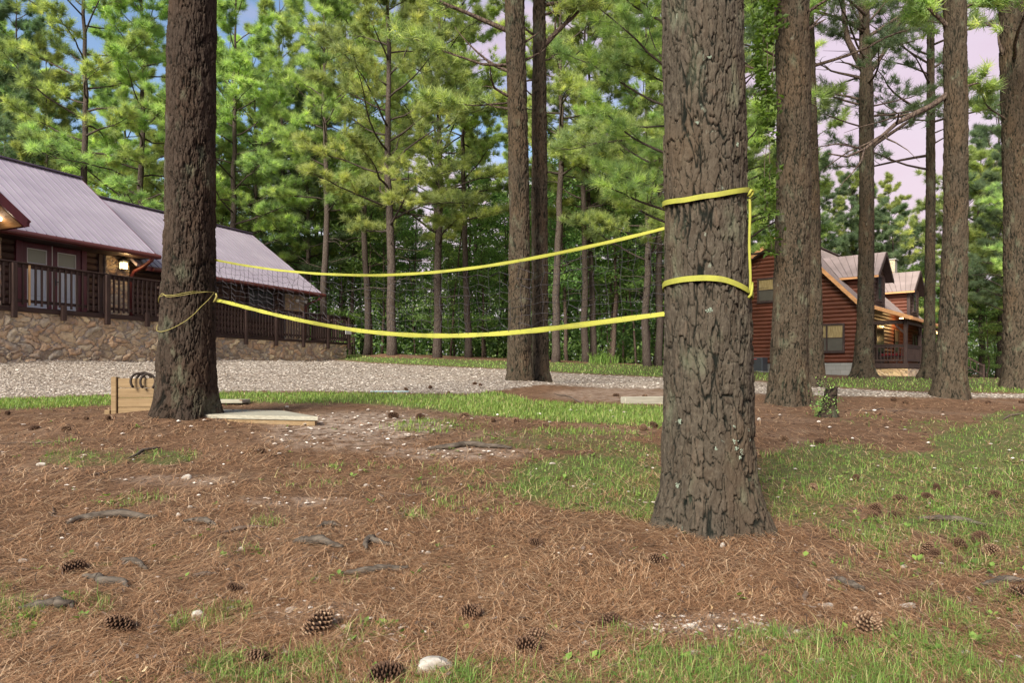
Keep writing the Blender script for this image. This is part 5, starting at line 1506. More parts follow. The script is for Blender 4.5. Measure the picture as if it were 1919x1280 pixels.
# ------------------------------------------------------------------ the red log cabin on the right: local x = p towards the yard, y = q along the ridge
CBZ = .95
S2 = (0, 0, CAMZ - CBZ)
cabin = empty('log_cabin', (16.3, 32.0, CBZ), math.atan2(-.656, .755), 'red log cabin with two dormers and a covered porch, at the right', 'house')
def Q_(name, b, mat, parent=cabin, smooth=False): return b.build(name, M[mat], parent, smooth=smooth, shift=S2)
def roof_r(p): return 3.42 + 1.056 * (-p)          # right slope, p from -3.41 (ridge) to 0
def roof_l(p): return 7.02 - .62 * (-3.41 - p)
pitch = .195
sp = []
for i in range(40):
    z = .52 + pitch * (i + .5)
    if z > 6.9: break
    zt_ = z + .02
    x1 = 0.0 if zt_ < 3.3 else -(zt_ - 3.32) / 1.056
    x0 = -9.75 if zt_ < 2.95 else -3.41 - (6.92 - zt_) / .62
    sp.append((z, max(x0, -9.75), min(x1, 0)))
b = MB(); logs(b, 'x', sp, pitch, .075, 0.0, -1)
Q_('gable_wall', b, 'log_red')
b = MB(); b.add([(-9.7, .01, -.3), (-.02, .01, -.3), (-.02, .01, 3.3), (-3.41, .01, 6.85), (-9.7, .01, 2.95), (-9.7, 14, -.3), (-.02, 14, -.3), (-.02, 14, 3.3), (-3.41, 14, 6.85), (-9.7, 14, 2.95)],
    [(4, 3, 2, 1, 0), (5, 6, 7, 8, 9), (0, 1, 6, 5), (1, 2, 7, 6), (0, 5, 9, 4)])
Q_('core_wall', b, 'dark_trim')
b = MB(); logs(b, 'y', [(.52 + pitch * (i + .5), .0, 14) for i in range(14)], pitch, .075, 0.0, 1)
Q_('side_wall', b, 'log_red_y')
b = MB(); b.bbox(-.06, .12, -.14, .04, .52, 3.3); Q_('corner_board', b, 'log_red')
b = MB(); b.bbox(-9.8, -9.66, -.12, 0, .52, 2.9); Q_('corner_board', b, 'log_red')
b = MB(); b.box(-9.72, .02, -.03, .0, -.5, .50); b.box(0, .03, 0, 14, -.5, .50); Q_('block_foundation', b, 'block')
# main roof
roof_plane((.25, -.45, 3.16), (.25, 14.5, 3.16), (-3.41, 14.5, 7.02), (-3.41, -.45, 7.02), .06, 'roof_brown', 'roof_rib_brown', cabin, rib=.3, shift=S2)
roof_plane((-10.3, 14.5, 2.75), (-10.3, -.45, 2.75), (-3.41, -.45, 7.02), (-3.41, 14.5, 7.02), .06, 'roof_brown', 'roof_rib_brown', cabin, rib=.3, shift=S2)
b = MB(); beam(b, (.22, -.47, 3.08), (-3.41, -.47, 6.93), .04, .17); beam(b, (-10.3, -.47, 2.67), (-3.41, -.47, 6.93), .04, .17)
Q_('rake_board', b, 'trim_orange')
b = MB(); beam(b, (.0, -.28, 3.17), (-3.41, -.28, 6.80), .32, .03, (-.7, 0, -.7)); beam(b, (-9.9, -.28, 2.80), (-3.41, -.28, 6.80), .32, .03, (.5, 0, -.8)); 
Q_('soffit', b, 'dark_trim')
b = MB(); beam(b, (-3.41, -.46, 7.05), (-3.41, 14.5, 7.05), .25, .03); Q_('ridge_cap', b, 'roof_rib_brown')
# porch: roof, posts, floor, railing, stone base
roof_plane((2.22, -.45, 2.52), (2.22, 16, 2.52), (.22, 16, 3.30), (.22, -.45, 3.30), .05, 'roof_brown', 'roof_rib_brown', cabin, name='porch_roof', rib=.3, shift=S2)
b = MB(); beam(b, (2.24, -.47, 2.46), (.15, -.47, 3.24), .04, .16); Q_('porch_rake', b, 'trim_orange')
b = MB(); b.bbox(2.23, 2.27, -.45, 16, 2.38, 2.52); Q_('porch_fascia', b, 'trim_orange_y')
b = MB(); b.bbox(1.82, 1.97, -.1, 15.6, 2.24, 2.42); b.bbox(.1, 1.80, -.1, .02, 2.24, 2.42); Q_('porch_beam', b, 'deck_wood')
b = MB(); b.add([(.05, -.3, 3.16), (2.15, -.3, 2.40), (2.15, 15.9, 2.40), (.05, 15.9, 3.16), (.05, -.3, 3.18), (2.15, -.3, 2.42), (2.15, 15.9, 2.42), (.05, 15.9, 3.18)], [(3, 2, 1, 0), (4, 5, 6, 7), (0, 1, 5, 4), (1, 2, 6, 5), (2, 3, 7, 6), (3, 0, 4, 7)])
Q_('porch_ceiling', b, 'soffit')
PQ = (-.03, 3.1, 6.3, 9.6, 12.8, 15.4)
for q in PQ:
    b = MB(); b.bbox(1.82, 1.97, q - .075, q + .075, .4, 2.24)
    beam(b, (1.895, q + .07, 1.85), (1.895, q + .42, 2.22), .07, .08); 
    if q > 0: beam(b, (1.895, q - .07, 1.85), (1.895, q - .42, 2.22), .07, .08)
    else: beam(b, (1.83, q, 1.85), (1.48, q, 2.22), .07, .08)
    Q_('porch_post', b, 'deck_wood')
b = MB(); b.bbox(.04, 2.05, -.12, 15.6, .40, .46); b.bbox(2.0, 2.05, -.14, 15.6, .24, .40); b.bbox(.04, 2.05, -.17, -.12, .24, .46); Q_('porch_floor', b, 'deck_wood')
def porch_rail(axis, a0, a1, f):
    b = MB()
    def bx(p, q, d, lo, hi):
        if axis == 'x': b.bbox(p, q, f - d, f + d, lo, hi, .005)
        else: b.bbox(f - d, f + d, p, q, lo, hi, .005)
    bx(a0, a1, .06, 1.27, 1.32); bx(a0, a1, .03, 1.18, 1.268); bx(a0, a1, .03, .56, .64)
    n = int((a1 - a0) / .14)
    for i in range(n):
        c = a0 + (i + .5) * (a1 - a0) / n; bx(c - .022, c + .022, .02, .64, 1.18)
    Q_('porch_railing', b, 'deck_wood')
porch_rail('x', .1, 1.82, -.03)
for i in range(len(PQ) - 1): porch_rail('y', PQ[i] + .08, PQ[i + 1] - .08, 1.895)
Q_('stone_skirt', stone_face(.05, 2.0, -.5, .24, (.34, .2), .035, 51, fixed=-.08, th=.1), 'stone_gold')
Q_('stone_skirt', stone_face(-.08, 15.5, -.5, .24, (.34, .2), .035, 52, fixed=1.98, th=.1, axis='y', out=1, res=.03), 'stone')
# stairs at the far end
b = MB()
for i in range(4): b.bbox(2.05 + .3 * i, 2.4 + .3 * i, 13.6, 15.2, .25 - .19 * i, .30 - .19 * i)
beam(b, (2.05, 13.55, 1.25), (3.3, 13.55, .45), .06, .08); beam(b, (2.05, 13.55, .7), (3.3, 13.55, -.1), .05, .06); b.bbox(3.25, 3.35, 13.5, 13.6, -.7, .55); b.bbox(2.05, 2.15, 13.5, 13.6, .3, 1.3)
beam(b, (2.65, 13.55, .85), (2.65, 13.55, .3), .04, .04, (1, 0, 0)); beam(b, (2.35, 13.55, 1.05), (2.35, 13.55, .5), .04, .04, (1, 0, 0)); beam(b, (2.95, 13.55, .65), (2.95, 13.55, .1), .04, .04, (1, 0, 0))
Q_('porch_stair', b, 'deck_wood')
# door and windows
b = MB(); b.bbox(.0, .13, 2.4, 4.1, .46, 2.55, .01); dd = Q_('door', b, 'dark_trim')
b = MB(); b.box(.12, .14, 2.55, 3.95, .6, 2.4); Q_('pane', b, 'glass', dd)
window(cabin, 'y', 7.0, .9, 1.2, 2.3, 0, 1, 1, 'screen', 'glass', shift=S2, proud=.13)
window(cabin, 'y', 11.8, 1.5, 1.1, 2.25, 0, 1, 2, 'glass', 'glass', shift=S2, proud=.13)
window(cabin, 'x', -1.44, 1.42, 1.10, 2.30, 0, -1, 2, 'curtain', 'screen', shift=S2, proud=.14)
window(cabin, 'x', -4.32, .82, 3.72, 4.78, 0, -1, 1, 'curtain', 'screen', shift=S2, proud=.14)
# dormers
for qc, hw in ((2.35, 1.05), (10.5, 1.15)):
    rt = 5.95; re_ = 4.68; ro = hw + .45
    fp = .22
    sp = []; 
    for i in range(14):
        z = 3.2 + pitch * (i + .5)
        if z > 5.75: break
        h_ = hw if z < 4.95 else max(0, hw * (5.80 - z) / (5.80 - 4.95))
        sp.append((z, qc - h_, qc + h_))
    b = MB(); logs(b, 'y', sp, pitch, .06, fp, 1)
    b.add([(fp - .02, qc - hw, 2.9), (fp - .02, qc + hw, 2.9), (fp - .02, qc + hw, 4.9), (fp - .02, qc, 5.8), (fp - .02, qc - hw, 4.9)], [(0, 1, 2, 3, 4)])
    Q_('dormer_front', b, 'log_dark')
    for sd, yy in ((-1, qc - hw), (1, qc + hw)):
        sp = [(3.2 + pitch * (i + .5), -(3.2 + pitch * (i + .5) - 3.3) / 1.056 - .15, fp) for i in range(9)]
        b = MB(); logs(b, 'x', sp, pitch, .06, yy, sd)
        Q_('dormer_side', b, 'log_red')
    for y_a in (qc - hw - .08, qc + hw - .06): b = MB(); b.bbox(fp - .08, fp + .08, y_a, y_a + .14, 3.1, 4.85); Q_('corner_board', b, 'dark_trim')
    m_ = 1.056
    def ridge_p(z): return -(z - 3.42) / m_
    roof_plane((ridge_p(re_) + .02, qc - ro, re_), (.60, qc - ro, re_), (.60, qc, rt), (ridge_p(rt) + .02, qc, rt), .05, 'roof_brown', 'roof_rib_brown', cabin, name='dormer_roof', rib=.22, shift=S2)
    roof_plane((.60, qc + ro, re_), (ridge_p(re_) + .02, qc + ro, re_), (ridge_p(rt) + .02, qc, rt), (.60, qc, rt), .05, 'roof_brown', 'roof_rib_brown', cabin, name='dormer_roof', rib=.22, shift=S2)
    b = MB(); beam(b, (.62, qc - ro, re_ - .08), (.62, qc, rt - .08), .03, .15); beam(b, (.62, qc + ro, re_ - .08), (.62, qc, rt - .08), .03, .15); Q_('dormer_rake', b, 'dark_trim')
    b = MB(); beam(b, (ridge_p(re_), qc - ro - .01, re_ - .07), (.60, qc - ro - .01, re_ - .07), .03, .09); Q_('dormer_fascia', b, 'trim_orange')
    b = MB(); beam(b, (.42, qc - ro + .05, re_ - .09), (.42, qc, rt - .12), .36, .02, (0, -.7, .7)); beam(b, (.42, qc + ro - .05, re_ - .09), (.42, qc, rt - .12), .36, .02, (0, .7, .7)); Q_('dormer_soffit', b, 'dark_trim')
    window(cabin, 'y', qc, .75, 3.65, 4.75, fp, 1, 1, 'glass', 'glass', shift=S2, proud=.13)
# chimney
b = stone_face(-1.85, -1.15, 4.3, 7.05, (.25, .2), .03, 61, fixed=12.6, th=.6); ch = Q_('chimney', b, 'stone')
b = MB(); b.bbox(-1.92, -1.08, 12.55, 13.25, 7.05, 7.13); Q_('chimney_cap', b, 'block', ch)
# porch lamp
b = MB(); b.tube([(1.0, 8.0, 2.70), (1.0, 8.0, 2.52)], [.05, .11], 10); pf = Q_('porch_lamp', b, 'black')
b = MB(); b.tube([(1.9, 8.1, 2.32), (1.9, 8.1, 2.20), (1.9, 8.1, 2.10)], [.06, .13, .06], 12); pf = Q_('lit_globe', b, 'lamp', smooth=True)
for (x_, y_, z_, w_) in ((1.9, 8.1, 1.95, 20), (.6, 6.4, 2.6, 18)):  # first light sits at the globe, second goes with the unseen ceiling lamp
    pl = bpy.data.lights.new('porch_light', 'POINT'); pl.energy = w_; pl.color = (1, .62, .25); pl.shadow_soft_size = .1
    po = bpy.data.objects.new('porch_light', pl); col.objects.link(po); po.parent = cabin; po.location = (x_, y_, z_ + S2[2])
b = MB(); b.tube([(.4, 6.6, 3.0), (.4, 6.6, 2.94)], [.10, .10], 12); Q_('unseen_ceiling_lamp', b, 'lamp')  # unseen lamp behind the porch beam, for the orange light on the wall
# porch bench with red cushion
bench = empty('porch_bench', (16.3, 32.0, CBZ), math.atan2(-.656, .755), 'low dark bench with a red cushion behind the porch railing', 'bench')
b = MB(); b.bbox(.7, 1.5, .5, 2.0, .75, .80); b.box(.75, .80, .55, .60, .46, .75); b.box(1.4, 1.45, .55, .60, .46, .75); b.box(.75, .80, 1.9, 1.95, .46, .75); b.box(1.4, 1.45, 1.9, 1.95, .46, .75); Q_('frame', b, 'dark_trim', bench)
b = MB(); b.bbox(.72, 1.48, .55, 1.95, .80, .92, .04); Q_('cushion', b, 'cushion', bench)
# condenser unit
ac = empty('condenser_unit', (16.3, 32.0, CBZ), math.atan2(-.656, .755), 'dark grey air conditioning condenser box against the cabin block foundation', 'air conditioner')
b = MB(); b.bbox(-4.85, -4.15, -1.15, -.45, .12, .80, .02)
Q_('casing', b, 'grille', ac)
b = MB()
for i in range(11): b.box(-4.80, -4.20, -1.165, -1.152, .17 + i * .055, .20 + i * .055)
Q_('louvres', b, 'black', ac)
b = MB(); b.box(-4.57, -4.43, -1.172, -1.166, .70, .73); Q_('badge', b, 'red', ac)
b = MB(); b.bbox(-4.9, -4.1, -1.2, -.4, -.25, .115, .01); Q_('pad', b, 'block', ac)
# ------------------------------------------------------------------ volleyball net
t1x, t1y = trunk_at('left', 2.0)[0:2]
A_ = np.array([-2.80, 6.45]); B_ = np.array([0.735, 3.26])
net = empty('volleyball_net', (float(A_[0]), float(A_[1]), gz1(A_[0], A_[1])), 0, 'sagging volleyball net with two yellow tapes strung between the dark trunk and the strapped pine', 'net')
NO = np.array(net.location)
def net_pt(px, py):
    t = (px - CX) / FPX; d = B_ - A_
    s_ = (t * A_[1] - A_[0]) / (d[0] - t * d[1])
    X, Y = A_ + s_ * d
    return np.array([X, Y, CAMZ + (HY - py) / FPX * Y])
TOP = [(403, 487), (450, 496), (520, 506.5), (600, 513.5), (700, 516.5), (800, 512), (900, 501), (1000, 484), (1100, 463), (1180, 445), (1249, 427)]
BOT = [(403, 562), (425, 566), (450, 573), (520, 591), (600, 608), (680, 621), (760, 628), (840, 630), (920, 627), (1000, 620), (1100, 607.5), (1180, 597), (1249, 588)]
def dense(pts, n):
    a = np.array([net_pt(*p) for p in pts]); l = np.concatenate([[0], np.cumsum(np.linalg.norm(np.diff(a, axis=0), axis=1))]); l /= l[-1]
    f = np.linspace(0, 1, n)
    out_ = np.stack([np.interp(f, l, a[:, k_]) for k_ in range(3)], -1)
    kk = np.hanning(2 * (n // 16) + 3); kk /= kk.sum(); h_ = len(kk) // 2
    for k_ in range(3):
        e_ = np.concatenate([2 * out_[0, k_] - out_[1:h_ + 1, k_][::-1], out_[:, k_], 2 * out_[-1, k_] - out_[-h_ - 1:-1, k_][::-1]])
        out_[:, k_] = np.convolve(e_, kk, 'valid')
    return out_
def tape(path, w0, w1, twist_seed, name):
    n = len(path); r = np.random.default_rng(twist_seed)
    tan = np.gradient(path, axis=0); tan /= np.linalg.norm(tan, axis=1)[:, None]
    side = np.array([A_[1] - B_[1], B_[0] - A_[0]]) ; side = np.array([side[0], side[1], 0]); side /= np.linalg.norm(side)
    ph = np.interp(np.arange(n), np.linspace(0, n - 1, 9), r.uniform(-.5, .7, 9))
    up = np.stack([side[0] * np.sin(ph), side[1] * np.sin(ph), np.cos(ph)], -1)
    nr = np.stack([side[0] * np.cos(ph), side[1] * np.cos(ph), -np.sin(ph)], -1)
    w = np.linspace(w0, w1, n)[:, None] * .5
    w = w * (1 + .08 * np.sin(np.arange(n) * .9))[:, None]
    t = .0018
    rows = []
    for (u, v) in ((-1, -1), (-.3, -1.6), (.3, -1.0), (1, -1), (1, 1), (.3, 1), (-.3, .6), (-1, 1)):
        rows.append(path + up * w * u + nr * t * v)
    P = np.stack(rows, 1); P = np.concatenate([P, P[:, :1]], 1)
    b = MB(); b.grid(P); return b.build(name, M['yellow'], net, smooth=False, shift=-NO)
top = dense(TOP, 120); bot = dense(BOT, 120)
tape(top, .019, .018, 3, 'top_tape')
tape(bot, .031, .027, 4, 'bottom_tape')
# mesh of black twine
b = MB(); r = np.random.default_rng(9)
nv = 58; nh = 8
TP = dense(TOP, nv); BP = dense(BOT, nv)
G = np.zeros((nh + 1, nv, 3))
for i in range(nh + 1):
    f = i / nh
    G[i] = TP * (1 - f) + BP * f
    if 0 < i < nh: G[i] += r.normal(0, .008, (nv, 3))
    if 0 < i < nh: G[i, 1::2, 2] -= .018
for i in range(1, nh): b.tube(G[i], .0016, 3)
for j in range(0, nv):
    b.tube(G[:, j], np.linspace(.0019, .0016, nh + 1) if j < 22 else .0012, 3)
b.build('mesh', M['net'], net, shift=-NO)
# straps round the big trunk
def ring(rows, w, name, key='big', off=.010, mat='yellow', D=3.22, parent=net, back=None):
    """rows: (px, py) across the front from left edge to right edge; carried on round the back"""
    zs = [CAMZ + (HY - p[1]) / FPX * (D - .15) for p in rows]
    cx, cy, rr_ = trunk_at(key, float(np.mean(zs)))
    r_ = rr_ + off
    cpx = CX + FPX * cx / (D - .05)
    th = []; zz = []
    for (px, py) in rows:
        s_ = np.clip((px - (CX + FPX * cx / D)) / (FPX * r_ / D), -1, 1)
        a = math.asin(s_); yy = D - r_ * math.cos(a)
        th.append(a); zz.append(CAMZ + (HY - py) / FPX * yy)
    th = np.array(th); zz = np.array(zz)
    thb = np.linspace(th[-1], th[0] + 2 * math.pi, 24)[1:-1]; f = np.linspace(0, 1, 24)[1:-1]
    zb_ = zz[-1] * (1 - f) + zz[0] * f
    tf = np.linspace(th[0], th[-1], 50); zf = np.interp(tf, th, zz)
    kk = np.hanning(9); kk /= kk.sum(); zf = np.convolve(np.concatenate([[zf[0]] * 4, zf, [zf[-1]] * 4]), kk, 'valid')
    T_ = np.concatenate([tf, thb]); Z_ = np.concatenate([zf, zb_])
    P = []
    for s0, dr in ((-.5, 0), (-.2, .001), (.2, .001), (.5, 0), (.5, .003), (0, .0035), (-.5, .003), (-.5, 0)):
        P.append(np.stack([cx + (r_ + dr) * np.sin(T_), D - (r_ + dr) * np.cos(T_), Z_ + s0 * w], -1))
    P = np.stack(P, 1); P = np.concatenate([P, P[:1]], 0)
    b = MB(); b.grid(P); return b.build(name, M[mat], parent, shift=-NO)
ring([(1243, 381), (1270, 375), (1320, 365), (1360, 357.5), (1385, 355), (1403, 362)], .023, 'strap')
ring([(1245, 532), (1270, 523), (1300, 520.5), (1330, 523), (1360, 534), (1385, 546), (1406, 558)], .025, 'strap')
# side cord with its knots, right of the trunk
rx = unp(1405, 362, 3.08); ry = unp(1406, 548, 3.06)
b = MB(); n = 24
pth = np.stack([np.linspace(rx[k_], ry[k_], n) for k_ in range(3)], -1); pth[:, 0] += .002 * np.sin(np.linspace(0, 9, n))
b.tube(pth, .0062, 8)
b.tube([unp(1402, 368, 3.08), unp(1405, 362, 3.06), unp(1408, 356, 3.06), unp(1412, 357, 3.07), unp(1410, 364, 3.07), unp(1405, 370, 3.07)], .006, 7)
b.tube([unp(1410, 530, 3.07), unp(1410, 540, 3.05), unp(1408, 552, 3.05), unp(1403, 558, 3.05)], .006, 7)
b.build('side_cord', M['yellow'], net, smooth=True, shift=-NO)
b = MB()
for yy in (369, 540): 
    c_ = unp(1405.5, yy, 3.075); b.tube([c_ + (0, 0, .004), c_ - (0, 0, .004)], .0085, 8)
b.build('cord_clip', M['black'], net, shift=-NO)
# cord loops round the left trunk
def cord_loop(rows, D=6.42, key='left'):
    pts = []
    for px, py in rows:
        z = CAMZ + (HY - py) / FPX * (D - .2)
        cx, cy, rr_ = trunk_at(key, z); r_ = rr_ + .020
        s_ = np.clip((px - (CX + FPX * cx / D)) / (FPX * r_ / D), -1, 1); a = math.asin(s_)
        pts.append((cx + r_ * math.sin(a), D - r_ * math.cos(a), CAMZ + (HY - py) / FPX * (D - r_ * math.cos(a))))
    return np.array(pts)
b = MB()
for rows in ([(404, 563), (405, 556), (406, 548), (398, 547), (380, 550), (362, 554), (345, 556), (336, 556), (328, 550), (322, 551), (314, 558), (307, 562), (304, 568)],
             [(404, 549), (400, 562), (392, 575), (384, 588), (372, 601), (356, 612), (340, 619), (325, 622), (312, 620), (304, 613), (301, 604)],
             [(401, 547), (380, 546.5), (350, 553), (330, 553), (318, 556), (306, 566)]):
    p = cord_loop(rows); s_ = np.linspace(0, 1, len(p)); f = np.linspace(0, 1, 40)
    q = np.stack([np.interp(f, s_, p[:, k_]) for k_ in range(3)], -1); b.tube(q, .0028, 6)
b.tube([unp(405, 550, 6.3), unp(407, 555, 6.3), unp(404, 562, 6.32), unp(401, 566, 6.34)], .008, 6)
b.build('tie_cord', M['cord'], net, smooth=True, shift=-NO)

# ------------------------------------------------------------------ horseshoe pit
pc = hit1(300, 782)
pit = empty('horseshoe_pit', (-3.86, 6.95, .575), 0, 'low lumber horseshoe pit with a plank backboard, behind the dark trunk', 'game pit')
gz_ = float(pit.location[2])
def planks(x0, x1, y0, y1, z0, z1): 
    b = MB(); b.bbox(x0, x1, y0, y1, z0, z1, .005); return b
for i in range(4):
    o = planks(-.14, .62, -.02, .02, -.02 + i * .100, .077 + i * .100).build('backboard_plank', M['lumber'], pit)
planks(-.20, -.145, -.04, .03, -.06, .390).build('backboard_post', M['lumber'], pit)
planks(.56, .61, .022, .07, -.06, .380).build('backboard_post', M['lumber'], pit)
planks(-.26, -.205, -.05, .90, -.06, .055).build('side_rail', M['lumber'], pit)
planks(-.30, .80, 1.0, 1.045, -.03, .125).build('side_rail', M['lumber_grey'], pit)
planks(-.20, .80, .80, .998, .085, .126).build('platform', M['lumber_grey'], pit)
PO = np.array(pit.location)
b = MB()
for i in range(3):                       # three weathered deck boards, then the skirt under their front edge
    f0, f1 = i / 3 + .006, (i + 1) / 3 - .006
    nl, nr, fr2, fl = np.array([-3.30, 6.42]), np.array([-1.70, 5.98]), np.array([-2.33, 6.95]), np.array([-3.5, 7.35])
    q4 = [nl + (fl - nl) * f0, nr + (fr2 - nr) * f0, nr + (fr2 - nr) * f1, nl + (fl - nl) * f1]
    b.add([(p[0], p[1], .588) for p in q4] + [(p[0], p[1], .622) for p in q4], [(3, 2, 1, 0), (4, 5, 6, 7), (0, 1, 5, 4), (1, 2, 6, 5), (2, 3, 7, 6), (3, 0, 4, 7)])
b.build('platform', M['lumber_grey'], pit, shift=-PO)
b = MB(); beam(b, (-3.28, 6.45, .535), (-1.73, 6.03, .535), .04, .10); beam(b, (-1.76, 6.05, .533), (-2.34, 6.92, .533), .04, .10); b.build('side_rail', M['lumber'], pit, shift=-PO)
def horseshoe(loc, rz, tilt, label):
    b = MB(); a = np.linspace(-2.35, 2.35, 24)
    p = np.stack([.066 * np.sin(a), np.zeros(24), .080 * np.cos(a)], -1)
    b.tube(p, .012, 8); b.tube([p[0] + (0, -.008, 0), p[0] + (0, .012, .004)], .012, 6); b.tube([p[-1] + (0, -.008, 0), p[-1] + (0, .012, .004)], .012, 6)
    o = b.build('horseshoe', M['iron'], None, True, loc=loc); o.rotation_euler = (R(tilt), 0, rz); return tag(o, label, 'horseshoe', 'horseshoes on the backboard')
wp = pit.matrix_basis
def pl_(x, y, z): return tuple(wp @ Vector((x, y, z)))
horseshoe(pl_(.075, -.035, .345), R(35), -8, 'left one of the dark horseshoes hung over the plank backboard')
horseshoe(pl_(.10, .03, .352), R(32), -8, 'middle dark horseshoe hung over the plank backboard')
horseshoe(pl_(.175, -.04, .340), R(25), -10, 'right one of the dark horseshoes hung over the plank backboard, nearest the trunk')
# far pit rail by the mound of the pair
p0 = hit1(1172, 757); p1 = hit1(1262, 757)
e_ = empty('timber_rail', tuple(p0), math.atan2(p1[1] - p0[1], p1[0] - p0[0]), 'short pale lumber rail lying at the grass edge left of the strapped pine', 'timber')
ln = float(np.linalg.norm(p1 - p0)) + .25
b = MB(); b.bbox(0, ln, 0, .12, -.03, .085, .008); b.build('beam', M['lumber_grey'], e_)

# ------------------------------------------------------------------ pine cones
def cone_mesh(seed, closed=False):
    r = np.random.default_rng(seed); b = MB()
    H = .085; b.tube([(0, 0, 0), (0, 0, H * .5), (0, 0, H * .95)], [.012, .011, .004], 7, tint=.0)
    n = 120
    for i in range(n):
        f = (i + .5) / n; z = H * (.02 + .96 * f)
        rad = .033 * (math.sin(math.pi * min(1, f * .86 + .16)) ** .7) * (1 if not closed else .8)
        a = i * 2.39996; el = R(-28 + 82 * f) + r.normal(0, .06)
        d = np.array([math.cos(a) * math.cos(el), math.sin(a) * math.cos(el), math.sin(el)]); s_ = np.array([-math.sin(a), math.cos(a), 0])
        u = np.cross(s_, d); u = u if u[2] > 0 else -u
        w = .0075 * (1.15 - .6 * f); p0 = np.array([0, 0, z]) + d * .006; p1 = np.array([0, 0, z]) + d * (rad * .72); p2 = np.array([0, 0, z]) + d * rad
        vs = [p0 - s_ * w * .3, p0 + s_ * w * .3, p1 - s_ * w, p1 + s_ * w, p2 - s_ * w * .75 - u * .001, p2 + s_ * w * .75 - u * .001, p2 - s_ * w * .5 + u * .0036, p2 + s_ * w * .5 + u * .0036, p1 + u * .0035, p2 + d * .0028 + u * .0035]
        b.add(vs[:8] + [vs[8], vs[9]], [(0, 1, 3, 2), (2, 3, 5, 4), (4, 5, 7, 6), (6, 7, 8), (8, 3, 1), (2, 8, 0), (7, 5, 3, 8), (2, 4, 6, 8), (6, 9, 7), (4, 9, 6), (5, 7, 9), (4, 5, 9)])
        k_ = b.attr.setdefault('tint', [])
        k_.append(np.array([0.05, .05, .45, .45, .86, .86, .93, .93, .5, 1.0]) * r.uniform(.85, 1.05))
    return b
cm_ = [cone_mesh(1), cone_mesh(2), cone_mesh(3, True)]
protos = []
for i, m_ in enumerate(cm_):
    protos.append(m_.build('pine_cone', M['cone']))
